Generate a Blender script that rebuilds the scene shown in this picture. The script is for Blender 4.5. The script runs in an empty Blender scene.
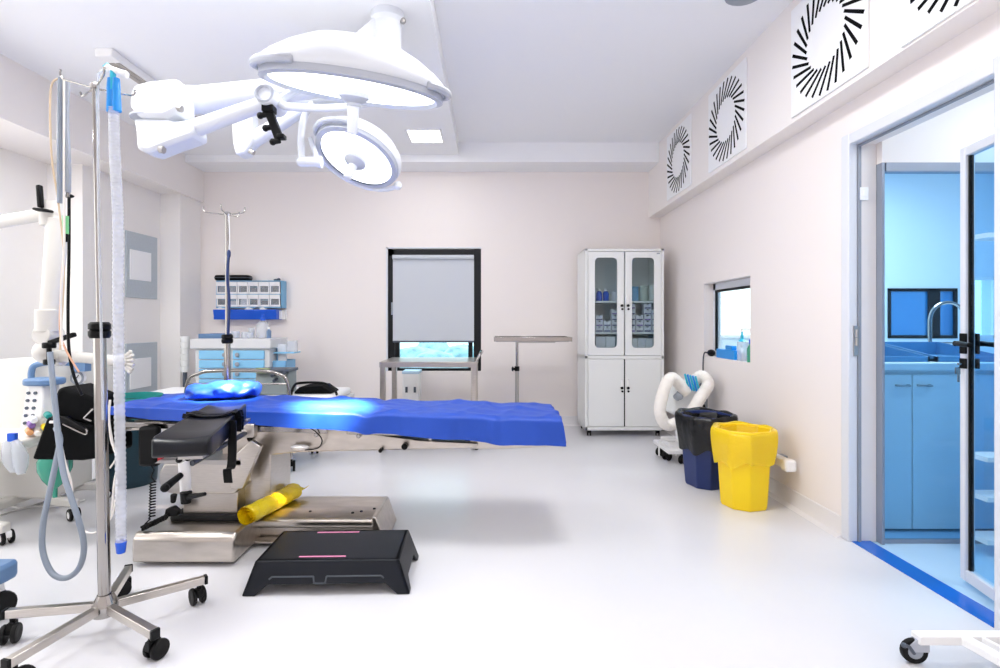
import bpy, math, random
from mathutils import Vector, Matrix, noise
random.seed(7)
PI = math.pi
sc = bpy.context.scene
col = sc.collection
CAMZ, F, VX, VY = 1.16, 530.0, 490.0, 322.0

def W(px, py, Y):                      # a pixel of the photograph at depth Y -> a point of the room (metres)
    return Vector(((px - VX) * Y / F, Y, CAMZ - (py - VY) * Y / F))

# ------------------------------------------------------------------ materials
MATS = {}
def srgb(h):
    h = h.lstrip('#')
    out = []
    for i in (0, 2, 4):
        c = int(h[i:i + 2], 16) / 255.0
        out.append(c / 12.92 if c <= .04045 else ((c + .055) / 1.055) ** 2.4)
    return (*out, 1.0)

def mat(name, hexc, rough=.5, metal=0.0, spec=.5, bump=0.0, bscale=40.0, var=0.0, vscale=6.0, stretch=None,
        emit=None, estr=0.0, coat=0.0, trans=0.0, alpha=1.0, sheen=0.0):
    if name in MATS:
        return MATS[name]
    m = bpy.data.materials.new(name)
    m.use_nodes = True
    nt = m.node_tree
    b = nt.nodes['Principled BSDF']
    c = srgb(hexc)
    b.inputs['Base Color'].default_value = c
    b.inputs['Roughness'].default_value = rough
    b.inputs['Metallic'].default_value = metal
    b.inputs['Specular IOR Level'].default_value = spec
    b.inputs['Coat Weight'].default_value = coat
    b.inputs['Transmission Weight'].default_value = trans
    b.inputs['Alpha'].default_value = alpha
    b.inputs['Sheen Weight'].default_value = sheen
    tc = None
    def coords():
        nonlocal tc
        if tc is None:
            t = nt.nodes.new('ShaderNodeTexCoord')
            mp = nt.nodes.new('ShaderNodeMapping')
            if stretch:
                mp.inputs['Scale'].default_value = stretch
            nt.links.new(t.outputs['Object'], mp.inputs['Vector'])
            tc = mp
        return tc.outputs['Vector']
    if var > 0:
        n = nt.nodes.new('ShaderNodeTexNoise')
        n.inputs['Scale'].default_value = vscale
        n.inputs['Detail'].default_value = 4
        nt.links.new(coords(), n.inputs['Vector'])
        r = nt.nodes.new('ShaderNodeMapRange')
        r.inputs['From Min'].default_value = .3
        r.inputs['From Max'].default_value = .7
        r.inputs['To Min'].default_value = 1 - var
        r.inputs['To Max'].default_value = 1 + var * .4
        nt.links.new(n.outputs['Fac'], r.inputs['Value'])
        mx = nt.nodes.new('ShaderNodeMix')
        mx.data_type = 'RGBA'
        mx.blend_type = 'MULTIPLY'
        mx.inputs['Factor'].default_value = 1.0
        mx.inputs['A'].default_value = c
        nt.links.new(r.outputs['Result'], mx.inputs['B'])
        nt.links.new(mx.outputs['Result'], b.inputs['Base Color'])
    if bump > 0:
        n = nt.nodes.new('ShaderNodeTexNoise')
        n.inputs['Scale'].default_value = bscale
        n.inputs['Detail'].default_value = 3
        nt.links.new(coords(), n.inputs['Vector'])
        bp = nt.nodes.new('ShaderNodeBump')
        bp.inputs['Strength'].default_value = bump
        bp.inputs['Distance'].default_value = .01
        nt.links.new(n.outputs['Fac'], bp.inputs['Height'])
        nt.links.new(bp.outputs['Normal'], b.inputs['Normal'])
    if emit:
        b.inputs['Emission Color'].default_value = srgb(emit)
        b.inputs['Emission Strength'].default_value = estr
    MATS[name] = m
    return m

def see_mat(name, tint, gloss=.12, cover=0.0, cover_hex='#ffffff', rough=.02, crinkle=0.0):
    """thin clear sheet: tinted transparency, a little gloss, optional milky cover"""
    if name in MATS:
        return MATS[name]
    m = bpy.data.materials.new(name)
    m.use_nodes = True
    nt = m.node_tree
    for n in list(nt.nodes):
        nt.nodes.remove(n)
    out = nt.nodes.new('ShaderNodeOutputMaterial')
    tr = nt.nodes.new('ShaderNodeBsdfTransparent')
    tr.inputs['Color'].default_value = srgb(tint)
    gl = nt.nodes.new('ShaderNodeBsdfGlossy')
    gl.inputs['Roughness'].default_value = rough
    gl.inputs['Color'].default_value = (1, 1, 1, 1)
    fr = nt.nodes.new('ShaderNodeLayerWeight')
    fr.inputs['Blend'].default_value = .5
    pw = nt.nodes.new('ShaderNodeMath'); pw.operation = 'POWER'; pw.inputs[1].default_value = 4.0
    nt.links.new(fr.outputs['Facing'], pw.inputs[0])
    ml = nt.nodes.new('ShaderNodeMath'); ml.operation = 'MULTIPLY_ADD'; ml.inputs[1].default_value = gloss * 3; ml.inputs[2].default_value = .03
    nt.links.new(pw.outputs[0], ml.inputs[0])
    ge = nt.nodes.new('ShaderNodeNewGeometry')
    sb = nt.nodes.new('ShaderNodeMath'); sb.operation = 'SUBTRACT'; sb.inputs[0].default_value = 1.0
    nt.links.new(ge.outputs['Backfacing'], sb.inputs[1])
    fm = nt.nodes.new('ShaderNodeMath'); fm.operation = 'MULTIPLY'
    nt.links.new(ml.outputs[0], fm.inputs[0]); nt.links.new(sb.outputs[0], fm.inputs[1])
    mx = nt.nodes.new('ShaderNodeMixShader')
    nt.links.new(fm.outputs[0], mx.inputs[0])
    nt.links.new(tr.outputs[0], mx.inputs[1])
    nt.links.new(gl.outputs[0], mx.inputs[2])
    last = mx
    if cover > 0:
        df = nt.nodes.new('ShaderNodeBsdfPrincipled')
        df.inputs['Base Color'].default_value = srgb(cover_hex)
        df.inputs['Roughness'].default_value = .25
        if crinkle:
            tcn = nt.nodes.new('ShaderNodeTexCoord'); nz = nt.nodes.new('ShaderNodeTexNoise'); bp = nt.nodes.new('ShaderNodeBump')
            nz.inputs['Scale'].default_value = 26; nz.inputs['Detail'].default_value = 3; nz.inputs['Distortion'].default_value = 1.2
            bp.inputs['Strength'].default_value = crinkle; bp.inputs['Distance'].default_value = .02
            nt.links.new(tcn.outputs['Object'], nz.inputs['Vector']); nt.links.new(nz.outputs['Fac'], bp.inputs['Height'])
            nt.links.new(bp.outputs['Normal'], df.inputs['Normal']); nt.links.new(bp.outputs['Normal'], gl.inputs['Normal'])
        m2 = nt.nodes.new('ShaderNodeMixShader')
        m2.inputs[0].default_value = cover
        nt.links.new(mx.outputs[0], m2.inputs[1])
        nt.links.new(df.outputs[0], m2.inputs[2])
        last = m2
    nt.links.new(last.outputs[0], out.inputs['Surface'])
    MATS[name] = m
    return m

wall_m   = mat('wall_paint', '#f0e9e6', .6, bump=.02, bscale=120)
wallL_m  = mat('left_wall_paint', '#f1eeec', .6, bump=.02, bscale=120)
ceil_m   = mat('ceiling_paint', '#f4f5f8', .7, bump=.02, bscale=90)
soffit_m = mat('soffit_paint', '#f1ece9', .6)
floor_m  = mat('vinyl_floor', '#dfdfe3', .24, spec=.45, bump=.012, bscale=60, var=.025, vscale=1.6)
skirt_m  = mat('coved_vinyl', '#e6e4e6', .35)
steel_m  = mat('brushed_steel', '#c9c3bc', .28, 1.0, bump=.03, bscale=30, var=.10, vscale=9, stretch=(2, 2, 40))
steelh_m = mat('brushed_steel_plate', '#c8c1b9', .30, 1.0, bump=.02, bscale=20, var=.12, vscale=5, stretch=(1.5, 6, 6))
chrome_m = mat('chrome', '#a7a4a1', .14, 1.0)
dsteel_m = mat('dull_steel', '#b5b2b0', .4, 1.0)
white_m  = mat('white_enamel', '#f4f4f4', .35)
arm_m    = mat('arm_enamel', '#d6d4cf', .4)
cab_m    = mat('cabinet_enamel', '#eceeed', .4)
lampw_m  = mat('lamp_white', '#dde1e8', .35, coat=.1)
lampg_m  = mat('lamp_grey', '#b3b8c3', .4)
black_m  = mat('black_plastic', '#08090b', .45, spec=.18)
rubber_m = mat('black_rubber', '#08080a', .55, spec=.25)
vinylb_m = mat('black_vinyl', '#070a13', .3, spec=.3, coat=.04, bump=.05, bscale=14)
fabricb_m = mat('black_fabric', '#040507', .8, spec=.12, bump=.1, bscale=60)
grey_m   = mat('grey_plastic', '#9aa1ab', .45)
dgrey_m  = mat('dark_grey_plastic', '#4c5563', .45)
charcoal_m = mat('charcoal_plastic', '#10151e', .42, spec=.3, bump=.06, bscale=220)
pink_m   = mat('pink_strip', '#e58fb4', .5)
blue_sheet_m = mat('blue_drape', '#0c44ac', .5, spec=.5, bump=.22, bscale=11)
blue_m   = mat('blue_plastic', '#1157cf', .35)
cblue_m  = mat('connector_blue', '#1792e6', .3)
cyan_m   = mat('cyan_plastic', '#29b9d6', .3)
cartblue_m = mat('cart_light_blue', '#86c5ea', .4)
cartgrey_m = mat('cart_grey', '#d6d7d9', .4)
rackblue_m = mat('rack_blue', '#79b2da', .4)
steelblue_m = mat('slate_blue_plastic', '#5d7fa8', .45)
navy_m   = mat('navy_plastic', '#132a66', .35)
yellow_m = mat('yellow_plastic', '#ffd900', .4)
yliner_m = see_mat('yellow_liner', '#ffe53a', .25, .72, '#ffdf14', .2, .25)
yroll_m  = see_mat('yellow_bag', '#ffe840', .3, .82, '#f3d913', .15, .6)
bliner_m = mat('black_liner', '#040508', .25, spec=.4, coat=.05, bump=.5, bscale=28)
teal_m   = mat('teal_plastic', '#0a3442', .4)
tealbag_m = see_mat('teal_bag', '#7fd6bf', .3, .7, '#49b39a', .1)
tealcloth_m = mat('teal_liner', '#0c8a86', .5, bump=.3, bscale=30)
clear_m  = see_mat('clear_plastic', '#f4f7fa', .25, .32, '#f3f6fb', .08)
milk_m   = see_mat('milky_hose', '#eef2f8', .15, .38, '#f4f6fb', .1)
glass_m  = see_mat('clear_glass', '#eaf1f2', .10)
cabglass_m = see_mat('cabinet_glass', '#e8eef0', .10)
bluegl_m = see_mat('blue_tinted_glass', '#daeffb', .06)
bluegl2_m = see_mat('blue_door_glass', '#dcf0fb', .06)
wingl_m  = see_mat('window_glass', '#dcf2f8', .06)
hoseg_m  = mat('grey_hose', '#8d98a6', .45)
hosed_m  = mat('dark_cable', '#3d434d', .45)
cream_m  = mat('cream_hose', '#f2ede6', .5)
tan_m    = mat('tan_tube', '#ddc6a6', .5)
frame_m  = mat('door_frame_metal', '#dcdfe6', .35, .0)
framed_m = mat('dark_window_frame', '#070a10', .4, spec=.3)
blind_m  = mat('blind_fabric', '#c9ced6', .8, bump=.03, bscale=200)
slot_m   = mat('grille_slot', '#08080a', .8, spec=.1)
plate_m  = mat('grille_plate', '#f4f5f7', .45)
mesh_m   = mat('return_mesh', '#b9c2c9', .6, var=.06, vscale=60)
purple_m = mat('purple_plastic', '#8b68b0', .4)
orange_m = mat('orange_plastic', '#e0a36f', .4)
green_m  = mat('green_plastic', '#7fd08b', .4)
paper_m  = mat('paper_white', '#f2f3f6', .7)
pack_m   = mat('pack_white', '#e8e9f0', .6)
packl_m  = mat('pack_label', '#5a5a86', .6)
foliage_m = mat('pale_foliage', '#b9dbe6', .9, bump=.6, bscale=8, var=.5, vscale=7)
lens_m   = mat('lamp_lens', '#ffffff', .3, emit='#fbfdff', estr=2.2)
panel_m  = mat('panel_diffuser', '#ffffff', .4, emit='#ffffff', estr=4.0)
bluefloor_m = mat('blue_vinyl', '#0e63c4', .2)
lbluefloor_m = mat('pale_blue_vinyl', '#b9daf2', .2)
scrub_m  = mat('scrub_wall', '#dfeaf2', .6)
red_m    = mat('red_plastic', '#c2303a', .4)

# ------------------------------------------------------------------ mesh building
def wm(o):
    return o.matrix_basis if o.parent is None else wm(o.parent) @ o.matrix_basis

def rot_to(z):
    z = Vector(z).normalized()
    x = Vector((1, 0, 0)) if abs(z.x) < .9 else Vector((0, 1, 0))
    y = z.cross(x).normalized()
    x = y.cross(z)
    return Matrix((x, y, z)).transposed()

def smooth_path(pts, n=8):
    pts = [Vector(p) for p in pts]
    out = []
    for i in range(len(pts) - 1):
        p0 = pts[max(i - 1, 0)]; p1 = pts[i]; p2 = pts[i + 1]; p3 = pts[min(i + 2, len(pts) - 1)]
        for k in range(n):
            t = k / n
            out.append(.5 * ((2 * p1) + (p2 - p0) * t + (2 * p0 - 5 * p1 + 4 * p2 - p3) * t * t + (3 * p1 - p0 - 3 * p2 + p3) * t ** 3))
    out.append(pts[-1])
    return out

def rrect(w, h, r, n=4):
    pts = []
    for cx, cy, a0 in ((w / 2 - r, h / 2 - r, 0), (-w / 2 + r, h / 2 - r, 90), (-w / 2 + r, -h / 2 + r, 180), (w / 2 - r, -h / 2 + r, 270)):
        for k in range(n + 1):
            a = math.radians(a0 + 90 * k / n)
            pts.append((cx + r * math.cos(a), cy + r * math.sin(a)))
    return pts

class MB:
    def __init__(s):
        s.v = []; s.f = []; s.m = []
    def add(s, vs, fs, mi=0, M=None):
        o = len(s.v)
        for p in vs:
            p = Vector(p)
            s.v.append(M @ p if M is not None else p)
        for f in fs:
            s.f.append([i + o for i in f]); s.m.append(mi)
        return s
    def box(s, c, sz, rz=0, M=None, mi=0, taper=1.0):
        x, y, z = (k / 2 for k in sz)
        t = taper
        vs = [(-x*t, -y*t, -z), (x*t, -y*t, -z), (x*t, y*t, -z), (-x*t, y*t, -z), (-x, -y, z), (x, -y, z), (x, y, z), (-x, y, z)]
        R = Matrix.Translation(c) @ Matrix.Rotation(rz, 4, 'Z')
        if M is not None:
            R = M @ R
        return s.add(vs, [(0, 3, 2, 1), (4, 5, 6, 7), (0, 1, 5, 4), (1, 2, 6, 5), (2, 3, 7, 6), (3, 0, 4, 7)], mi, R)
    def box2(s, a, b, mi=0):
        a = Vector(a); b = Vector(b)
        return s.box((a + b) / 2, [abs(k) for k in (b - a)], mi=mi)
    def bar(s, p0, p1, w, h, mi=0):
        """square bar from p0 to p1, w across, h in height"""
        p0 = Vector(p0); p1 = Vector(p1)
        d = (p1 - p0); L = d.length; d.normalize()
        up = Vector((0, 0, 1)) if abs(d.z) < .95 else Vector((0, 1, 0))
        sd = d.cross(up).normalized(); up = sd.cross(d)
        M = Matrix((sd, d, up)).transposed().to_4x4()
        M.translation = (p0 + p1) / 2
        return s.box((0, 0, 0), (w, L, h), M=M, mi=mi)
    def cyl(s, p0, p1, r0, r1=None, n=16, mi=0):
        p0 = Vector(p0); p1 = Vector(p1)
        r1 = r0 if r1 is None else r1
        R = rot_to(p1 - p0)
        vs = []
        for p, r in ((p0, r0), (p1, r1)):
            for k in range(n):
                a = 2 * PI * k / n
                vs.append(p + R @ Vector((r * math.cos(a), r * math.sin(a), 0)))
        fs = [(k, (k + 1) % n, n + (k + 1) % n, n + k) for k in range(n)]
        fs += [tuple(range(n - 1, -1, -1)), tuple(range(n, 2 * n))]
        return s.add(vs, fs, mi)
    def tube(s, pts, r, n=10, mi=0, cap=True):
        pts = [Vector(p) for p in pts]
        N = len(pts)
        tang = [(pts[min(i + 1, N - 1)] - pts[max(i - 1, 0)]).normalized() for i in range(N)]
        R = rot_to(tang[0]); x = R.col[0].copy()
        vs = []
        for i in range(N):
            t = tang[i]
            x = (x - t * x.dot(t))
            if x.length < 1e-6:
                x = rot_to(t).col[0].copy()
            x.normalize(); y = t.cross(x)
            rr = r(i / max(N - 1, 1), i) if callable(r) else r
            for k in range(n):
                a = 2 * PI * k / n
                vs.append(pts[i] + x * (rr * math.cos(a)) + y * (rr * math.sin(a)))
        fs = []
        for i in range(N - 1):
            for k in range(n):
                fs.append((i * n + k, i * n + (k + 1) % n, (i + 1) * n + (k + 1) % n, (i + 1) * n + k))
        if cap:
            fs += [tuple(range(n - 1, -1, -1)), tuple(range((N - 1) * n, N * n))]
        return s.add(vs, fs, mi)
    def lathe(s, prof, c=(0, 0, 0), n=32, M=None, mi=0, closed=False):
        vs = []; fs = []
        T = Matrix.Translation(c)
        if M is not None:
            T = M @ T
        for r, z in prof:
            for k in range(n):
                a = 2 * PI * k / n
                vs.append((max(r, 1e-5) * math.cos(a), max(r, 1e-5) * math.sin(a), z))
        m = len(prof)
        for i in range(m if closed else m - 1):
            j = (i + 1) % m
            for k in range(n):
                fs.append((i * n + k, i * n + (k + 1) % n, j * n + (k + 1) % n, j * n + k))
        return s.add(vs, fs, mi, T)
    def ball(s, c, r, n=16, mi=0, M=None):
        rx, ry, rz = (r, r, r) if not hasattr(r, '__len__') else r
        h = n // 2
        vs = [(0, 0, -rz)]; fs = []
        for i in range(1, h):
            p = -PI / 2 + PI * i / h
            for k in range(n):
                a = 2 * PI * k / n
                vs.append((rx * math.cos(p) * math.cos(a), ry * math.cos(p) * math.sin(a), rz * math.sin(p)))
        vs.append((0, 0, rz))
        for k in range(n):
            fs.append((0, 1 + (k + 1) % n, 1 + k))
            fs.append((len(vs) - 1, 1 + (h - 2) * n + k, 1 + (h - 2) * n + (k + 1) % n))
        for i in range(h - 2):
            for k in range(n):
                fs.append((1 + i * n + k, 1 + i * n + (k + 1) % n, 1 + (i + 1) * n + (k + 1) % n, 1 + (i + 1) * n + k))
        T = Matrix.Translation(c)
        if M is not None:
            T = T @ M
        return s.add(vs, fs, mi, T)
    def torus(s, c, R, r, M=None, n=40, m=10, a0=0, a1=360, mi=0):
        T = Matrix.Translation(c)
        if M is not None:
            T = T @ M
        full = abs(a1 - a0 - 360) < 1e-3
        cnt = n if full else n + 1
        pts = [T @ Vector((R * math.cos(math.radians(a0 + (a1 - a0) * i / n)), R * math.sin(math.radians(a0 + (a1 - a0) * i / n)), 0)) for i in range(cnt)]
        if not full:
            return s.tube(pts, r, m, mi)
        ax = T.to_3x3() @ Vector((0, 0, 1)); ctr = T @ Vector((0, 0, 0))
        vs = []; fs = []
        for p in pts:
            d = (p - ctr).normalized()
            for k in range(m):
                a = 2 * PI * k / m
                vs.append(p + d * (r * math.cos(a)) + ax * (r * math.sin(a)))
        for i in range(n):
            j = (i + 1) % n
            for k in range(m):
                fs.append((i * m + k, j * m + k, j * m + (k + 1) % m, i * m + (k + 1) % m))
        return s.add(vs, fs, mi)
    def prism(s, poly, axis, a, b, M=None, mi=0):
        """polygon extruded along axis from a to b; poly coords are the two other axes in order"""
        def P(u, v, w):
            return {'x': (w, u, v), 'y': (u, w, v), 'z': (u, v, w)}[axis]
        n = len(poly)
        vs = [P(u, v, a) for u, v in poly] + [P(u, v, b) for u, v in poly]
        fs = [tuple(range(n)), tuple(range(2 * n - 1, n - 1, -1))]
        fs += [(k, n + k, n + (k + 1) % n, (k + 1) % n) for k in range(n)]
        return s.add(vs, fs, mi, M)
    def build(s, name, mats, parent=None, bevel=0.0, smooth=35, sub=0, solid=0.0, local=False, bseg=2):
        me = bpy.data.meshes.new(name)
        vs = s.v
        if parent is not None and not local:
            inv = wm(parent).inverted()
            vs = [inv @ p for p in vs]
        me.from_pydata([tuple(p) for p in vs], [], s.f)
        mats = mats if isinstance(mats, (list, tuple)) else [mats]
        for m in mats:
            me.materials.append(m)
        me.polygons.foreach_set('material_index', s.m)
        import bmesh
        bm = bmesh.new(); bm.from_mesh(me)
        bmesh.ops.recalc_face_normals(bm, faces=bm.faces)
        bm.to_mesh(me); bm.free()
        if smooth:
            me.polygons.foreach_set('use_smooth', [True] * len(me.polygons))
            me.set_sharp_from_angle(angle=math.radians(smooth))
        me.update()
        o = bpy.data.objects.new(name, me)
        col.objects.link(o)
        if parent is not None:
            o.parent = parent
        if bevel:
            b = o.modifiers.new('bevel', 'BEVEL'); b.width = bevel; b.segments = bseg
            b.limit_method = 'ANGLE'; b.angle_limit = math.radians(40); b.harden_normals = False
        if solid:
            b = o.modifiers.new('solid', 'SOLIDIFY'); b.thickness = solid; b.offset = 0
        if sub:
            b = o.modifiers.new('sub', 'SUBSURF'); b.levels = sub; b.render_levels = sub
        return o

def tag(o, label, cat, group=None, kind=None):
    o['label'] = label; o['category'] = cat
    if group: o['group'] = group
    if kind: o['kind'] = kind
    return o
def thing(name, label, cat, loc=(0, 0, 0), rz=0.0, group=None):
    o = bpy.data.objects.new(name, None)
    o.empty_display_size = .05
    col.objects.link(o)
    o.location = loc; o.rotation_euler = (0, 0, rz)
    return tag(o, label, cat, group)
def struct(name, mb, m, parent=None, **k):
    o = mb.build(name, m, parent, **k)
    if parent is None:
        o['kind'] = 'structure'
    return o
def sempty(name, loc=(0, 0, 0)):
    o = bpy.data.objects.new(name, None); col.objects.link(o); o.location = loc; o['kind'] = 'structure'
    return o
def dup(root, loc, rz=None, label=None, group=None):
    r = root.copy(); col.objects.link(r); r.location = loc
    if rz is not None: r.rotation_euler = (0, 0, rz)
    if label: r['label'] = label
    if group: r['group'] = group
    for ch in list(root.children):
        c = ch.copy(); col.objects.link(c); c.parent = r
        for g in list(ch.children):
            d = g.copy(); col.objects.link(d); d.parent = c
    return r

# ================================================================== THE ROOM
T_ = .13
BY = 5.95          # back wall
RX = 1.91          # right wall
SX = 1.78          # face of the right soffit
LX, LX2, LX3 = -3.76, -3.46, -3.25
CL, CR = 2.92, 3.05
Y0 = -.9          # how far the room is built behind the camera
struct('floor', MB().box2((-4.3, Y0, -.1), (RX + .02, BY + .2, 0)), floor_m)
struct('ceiling', MB().box2((-4.3, Y0, CL), (-.33, BY + .2, CL + .2)).box2((-.33, Y0, CR), (RX + .2, BY + .2, CR + .15)), ceil_m)
# back wall with the window hole
wx0, wx1, wz0, wz1 = -1.168, -.10, .61, 2.0
b = MB()
b.box2((-3.5, BY, 0), (wx0, BY + .25, CR)); b.box2((wx1, BY, 0), (RX + .3, BY + .25, CR))
b.box2((wx0, BY, 0), (wx1, BY + .25, wz0)); b.box2((wx0, BY, wz1), (wx1, BY + .25, CR))
struct('wall_back', b, wall_m)
struct('trim_1', MB().box2((LX3, 5.58, 2.845), (SX, BY, CR)), ceil_m)
# left side: recessed wall, step, column, soffit
b = MB()
b.box2((LX - .2, 4.5, 0), (LX2, BY, CL))                       # recessed block with the return panels
b.box2((LX2, 5.56, 0), (LX3, BY, CL))                          # column by the corner
b.box2((LX - .2, 3.3, 0), (LX, 4.5, CL))
b.box2((LX - .2, Y0, 0), (LX, .2, CL)); b.box2((LX - .2, .2, 0), (LX, 3.3, .6)); b.box2((LX - .2, .2, 2.4), (LX, 3.3, CL))
struct('wall_left', b, wallL_m)
struct('wall_front', MB().box2((LX - .2, Y0 - .2, 0), (RX + T_, Y0, CR + .1)), wall_m)
struct('trim_2', MB().box2((-4.3, Y0, 2.5), (-3.21, BY, CL)), soffit_m)
# window in the left wall beyond the frame (daylight)
wl = sempty('window_1', (LX, 1.95, .9))
f = MB()
for y in (.2, 1.2, 2.2, 3.25):
    f.box2((LX - .12, y, .6), (LX - .06, y + .05, 2.4))
f.box2((LX - .12, .2, .6), (LX - .06, 3.3, .66)); f.box2((LX - .12, .2, 2.34), (LX - .06, 3.3, 2.4))
struct('window_frame', f, white_m, wl)
# right wall: pass-through window and door hole
py0, py1, pz0, pz1 = 3.89, 4.73, .86, 1.5
dy0, dy1, dz1 = 1.985, 2.80, 2.10
b = MB()
T = .13
b.box2((RX, py1, 0), (RX + T, BY, CR)); b.box2((RX, dy1, 0), (RX + T, py0, CR))
b.box2((RX, py0, 0), (RX + T, py1, pz0)); b.box2((RX, py0, pz1), (RX + T, py1, CR))
b.box2((RX, dy0, dz1), (RX + T, dy1, CR)); b.box2((RX, Y0, 0), (RX + T, dy0, CR))
struct('wall_right', b, wall_m)
struct('trim_3', MB().box2((SX, Y0, 2.33), (RX, BY, CR)), soffit_m)
# coved skirting
def cove(y0, y1, x, sgn):
    return MB().prism([(x, 0), (x - sgn * .05, 0), (x - sgn * .02, .015), (x - sgn * .006, .05), (x - sgn * .005, .1), (x, .105)], 'y', y0, y1)
struct('baseboard_right', cove(dy1 + .05, BY, RX, 1), skirt_m)
struct('baseboard_back', MB().prism([(BY, 0), (BY - .05, 0), (BY - .02, .015), (BY - .006, .05), (BY - .005, .1), (BY, .105)], 'x', LX3, RX - .05), skirt_m)
struct('baseboard_left', cove(4.5, 5.56, LX2, -1), skirt_m)

# back window ------------------------------------------------------
w = sempty('window_2', ((wx0 + wx1) / 2, BY, wz0))
f = MB()
fy0, fy1 = BY + .015, BY + .075
fw = .075
f.box2((wx0 + .02, fy0, wz0), (wx0 + .02 + fw, fy1, wz1 - .02)); f.box2((wx1 - .01 - fw, fy0 - .01, wz0), (wx1 - .0005, fy1, wz1 - .02))
f.box2((wx0 + .02, fy0, wz1 - .10), (wx1 - .01, fy1, wz1 - .02)); f.box2((wx0 + .02, fy0, wz0), (wx1 - .01, fy1, wz0 + .03))
# inner sash
for x in (wx0 + .10, wx1 - .145):
    f.box2((x, fy0 - .012, wz0 + .03), (x + .05, fy1 - .02, wz1 - .1))
struct('window_frame', f, framed_m, w, bevel=.004)
struct('pane', MB().box2((wx0 + .1, fy1 - .03, wz0 + .03), (wx1 - .08, fy1 - .022, wz1 - .1)), wingl_m, w)
struct('window_handle', MB().box2((wx0 + .06, fy0 - .02, 1.25), (wx0 + .08, fy0, 1.38)).cyl((wx0 + .07, fy0 - .03, 1.37), (wx0 + .07, fy0 - .03, 1.24), .008), grey_m, w)
struct('reveal_lining', MB().box2((wx0, BY - .004, wz0), (wx0 + .02, BY + .2, wz1)).box2((wx0, BY - .004, wz1 - .015), (wx1, BY + .2, wz1)), frame_m, w)
bl = thing('roller_blind', 'pale grey roller blind pulled down over most of the black framed window', 'blind', ((wx0 + wx1) / 2, BY, 1.92))
bx0, bx1 = W(393, 0, BY).x, W(474, 0, BY).x
MB().box2((bx0, BY - .006, .948), (bx1, BY - .002, 1.88)).build('fabric', blind_m, bl)
MB().cyl((bx0, BY - .02, 1.885), (bx1, BY - .02, 1.885), .026, n=20).build('roller', blind_m, bl)
MB().box2((bx0, BY - .013, .93), (bx1, BY + .0, .95)).build('bottom_bar', dgrey_m, bl, bevel=.003)
# outside: pale bushes beyond the back window
b = MB()
for i in range(26):
    x = random.uniform(-3.2, 1.6); y = random.uniform(8.2, 9.6)
    b.ball((x, y, random.uniform(.0, .55)), (random.uniform(.25, .5), .3, random.uniform(.25, .45)), 10)
tag(b.build('hedge', foliage_m), 'pale bluish bushes outside behind the half covered window', 'hedge', kind='stuff')
tag(MB().box2((-5, 6.6, -.4), (3, 12, -.3)).build('terrace', mat('terrace_slab', '#d7e2e6', .8)), 'pale ground outside the window', 'ground', kind='structure')

# radial air grilles on the right soffit ---------------------------
def grille(y, z, label):
    t = thing('air_grille', label, 'air grille', (SX, y, z), 0, 'swirl air grilles on the right soffit')
    p = MB(); s_ = .315
    p.box2((SX - .012, y - s_, z - s_), (SX, y + s_, z + s_))
    p.build('plate', plate_m, t, bevel=.004)
    p = MB()
    n = 28
    for k in range(n):
        a = 2 * PI * k / n
        # swirled slot: a thin bar tilted from the radius
        c = Vector((0, math.cos(a), math.sin(a))); tn = Vector((0, -math.sin(a), math.cos(a)))
        d = (c * math.cos(.55) + tn * math.sin(.55))
        mid = c * .225
        p0 = mid - d * .083; p1 = mid + d * .083
        q = d.cross(Vector((1, 0, 0))).normalized() * .0078
        X0 = Vector((-.0135, 0, 0)); X1 = Vector((-.004, 0, 0))
        vs = [p0 - q, p1 - q * 1.15, p1 + q * 1.15, p0 + q]
        o = Vector((SX, y, z))
        p.add([o + v + X0 for v in vs] + [o + v + X1 for v in vs],
              [(0, 1, 2, 3), (7, 6, 5, 4), (0, 4, 5, 1), (1, 5, 6, 2), (2, 6, 7, 3), (3, 7, 4, 0)])
    p.build('slots', slot_m, t, smooth=0)
    return t
grille(4.99, 2.685, 'square swirl air grille nearest the back wall on the soffit')
grille(3.98, 2.678, 'square swirl air grille above the small pass through window')
grille(2.80, 2.67, 'large square swirl air grille above the left edge of the doorway')
grille(1.97, 2.655, 'cropped swirl air grille at the top right corner of the photo')

# grey mesh return panels on the recessed left wall
for (y0, y1, z0, z1, lab) in ((5.02, 5.49, 1.395, 2.03, 'upper grey mesh panel with white square on the left wall'),
                              (5.02, 5.49, .40, .955, 'lower grey mesh panel with white square on the left wall')):
    t = thing('return_panel', lab, 'vent panel', (LX2, (y0 + y1) / 2, z0), 0, 'mesh return panels on the left wall')
    MB().box2((LX2, y0, z0), (LX2 + .015, y1, z1)).build('mesh_plate', mesh_m, t, bevel=.003)
    zc = (z0 + z1) / 2 + (.0 if z0 > 1 else -.02); yc = (y0 + y1) / 2 - .02
    MB().box2((LX2 + .014, yc - .17, zc - .145), (LX2 + .026, yc + .14, zc + .145)).build('centre_plate', plate_m, t, bevel=.003)

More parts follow.
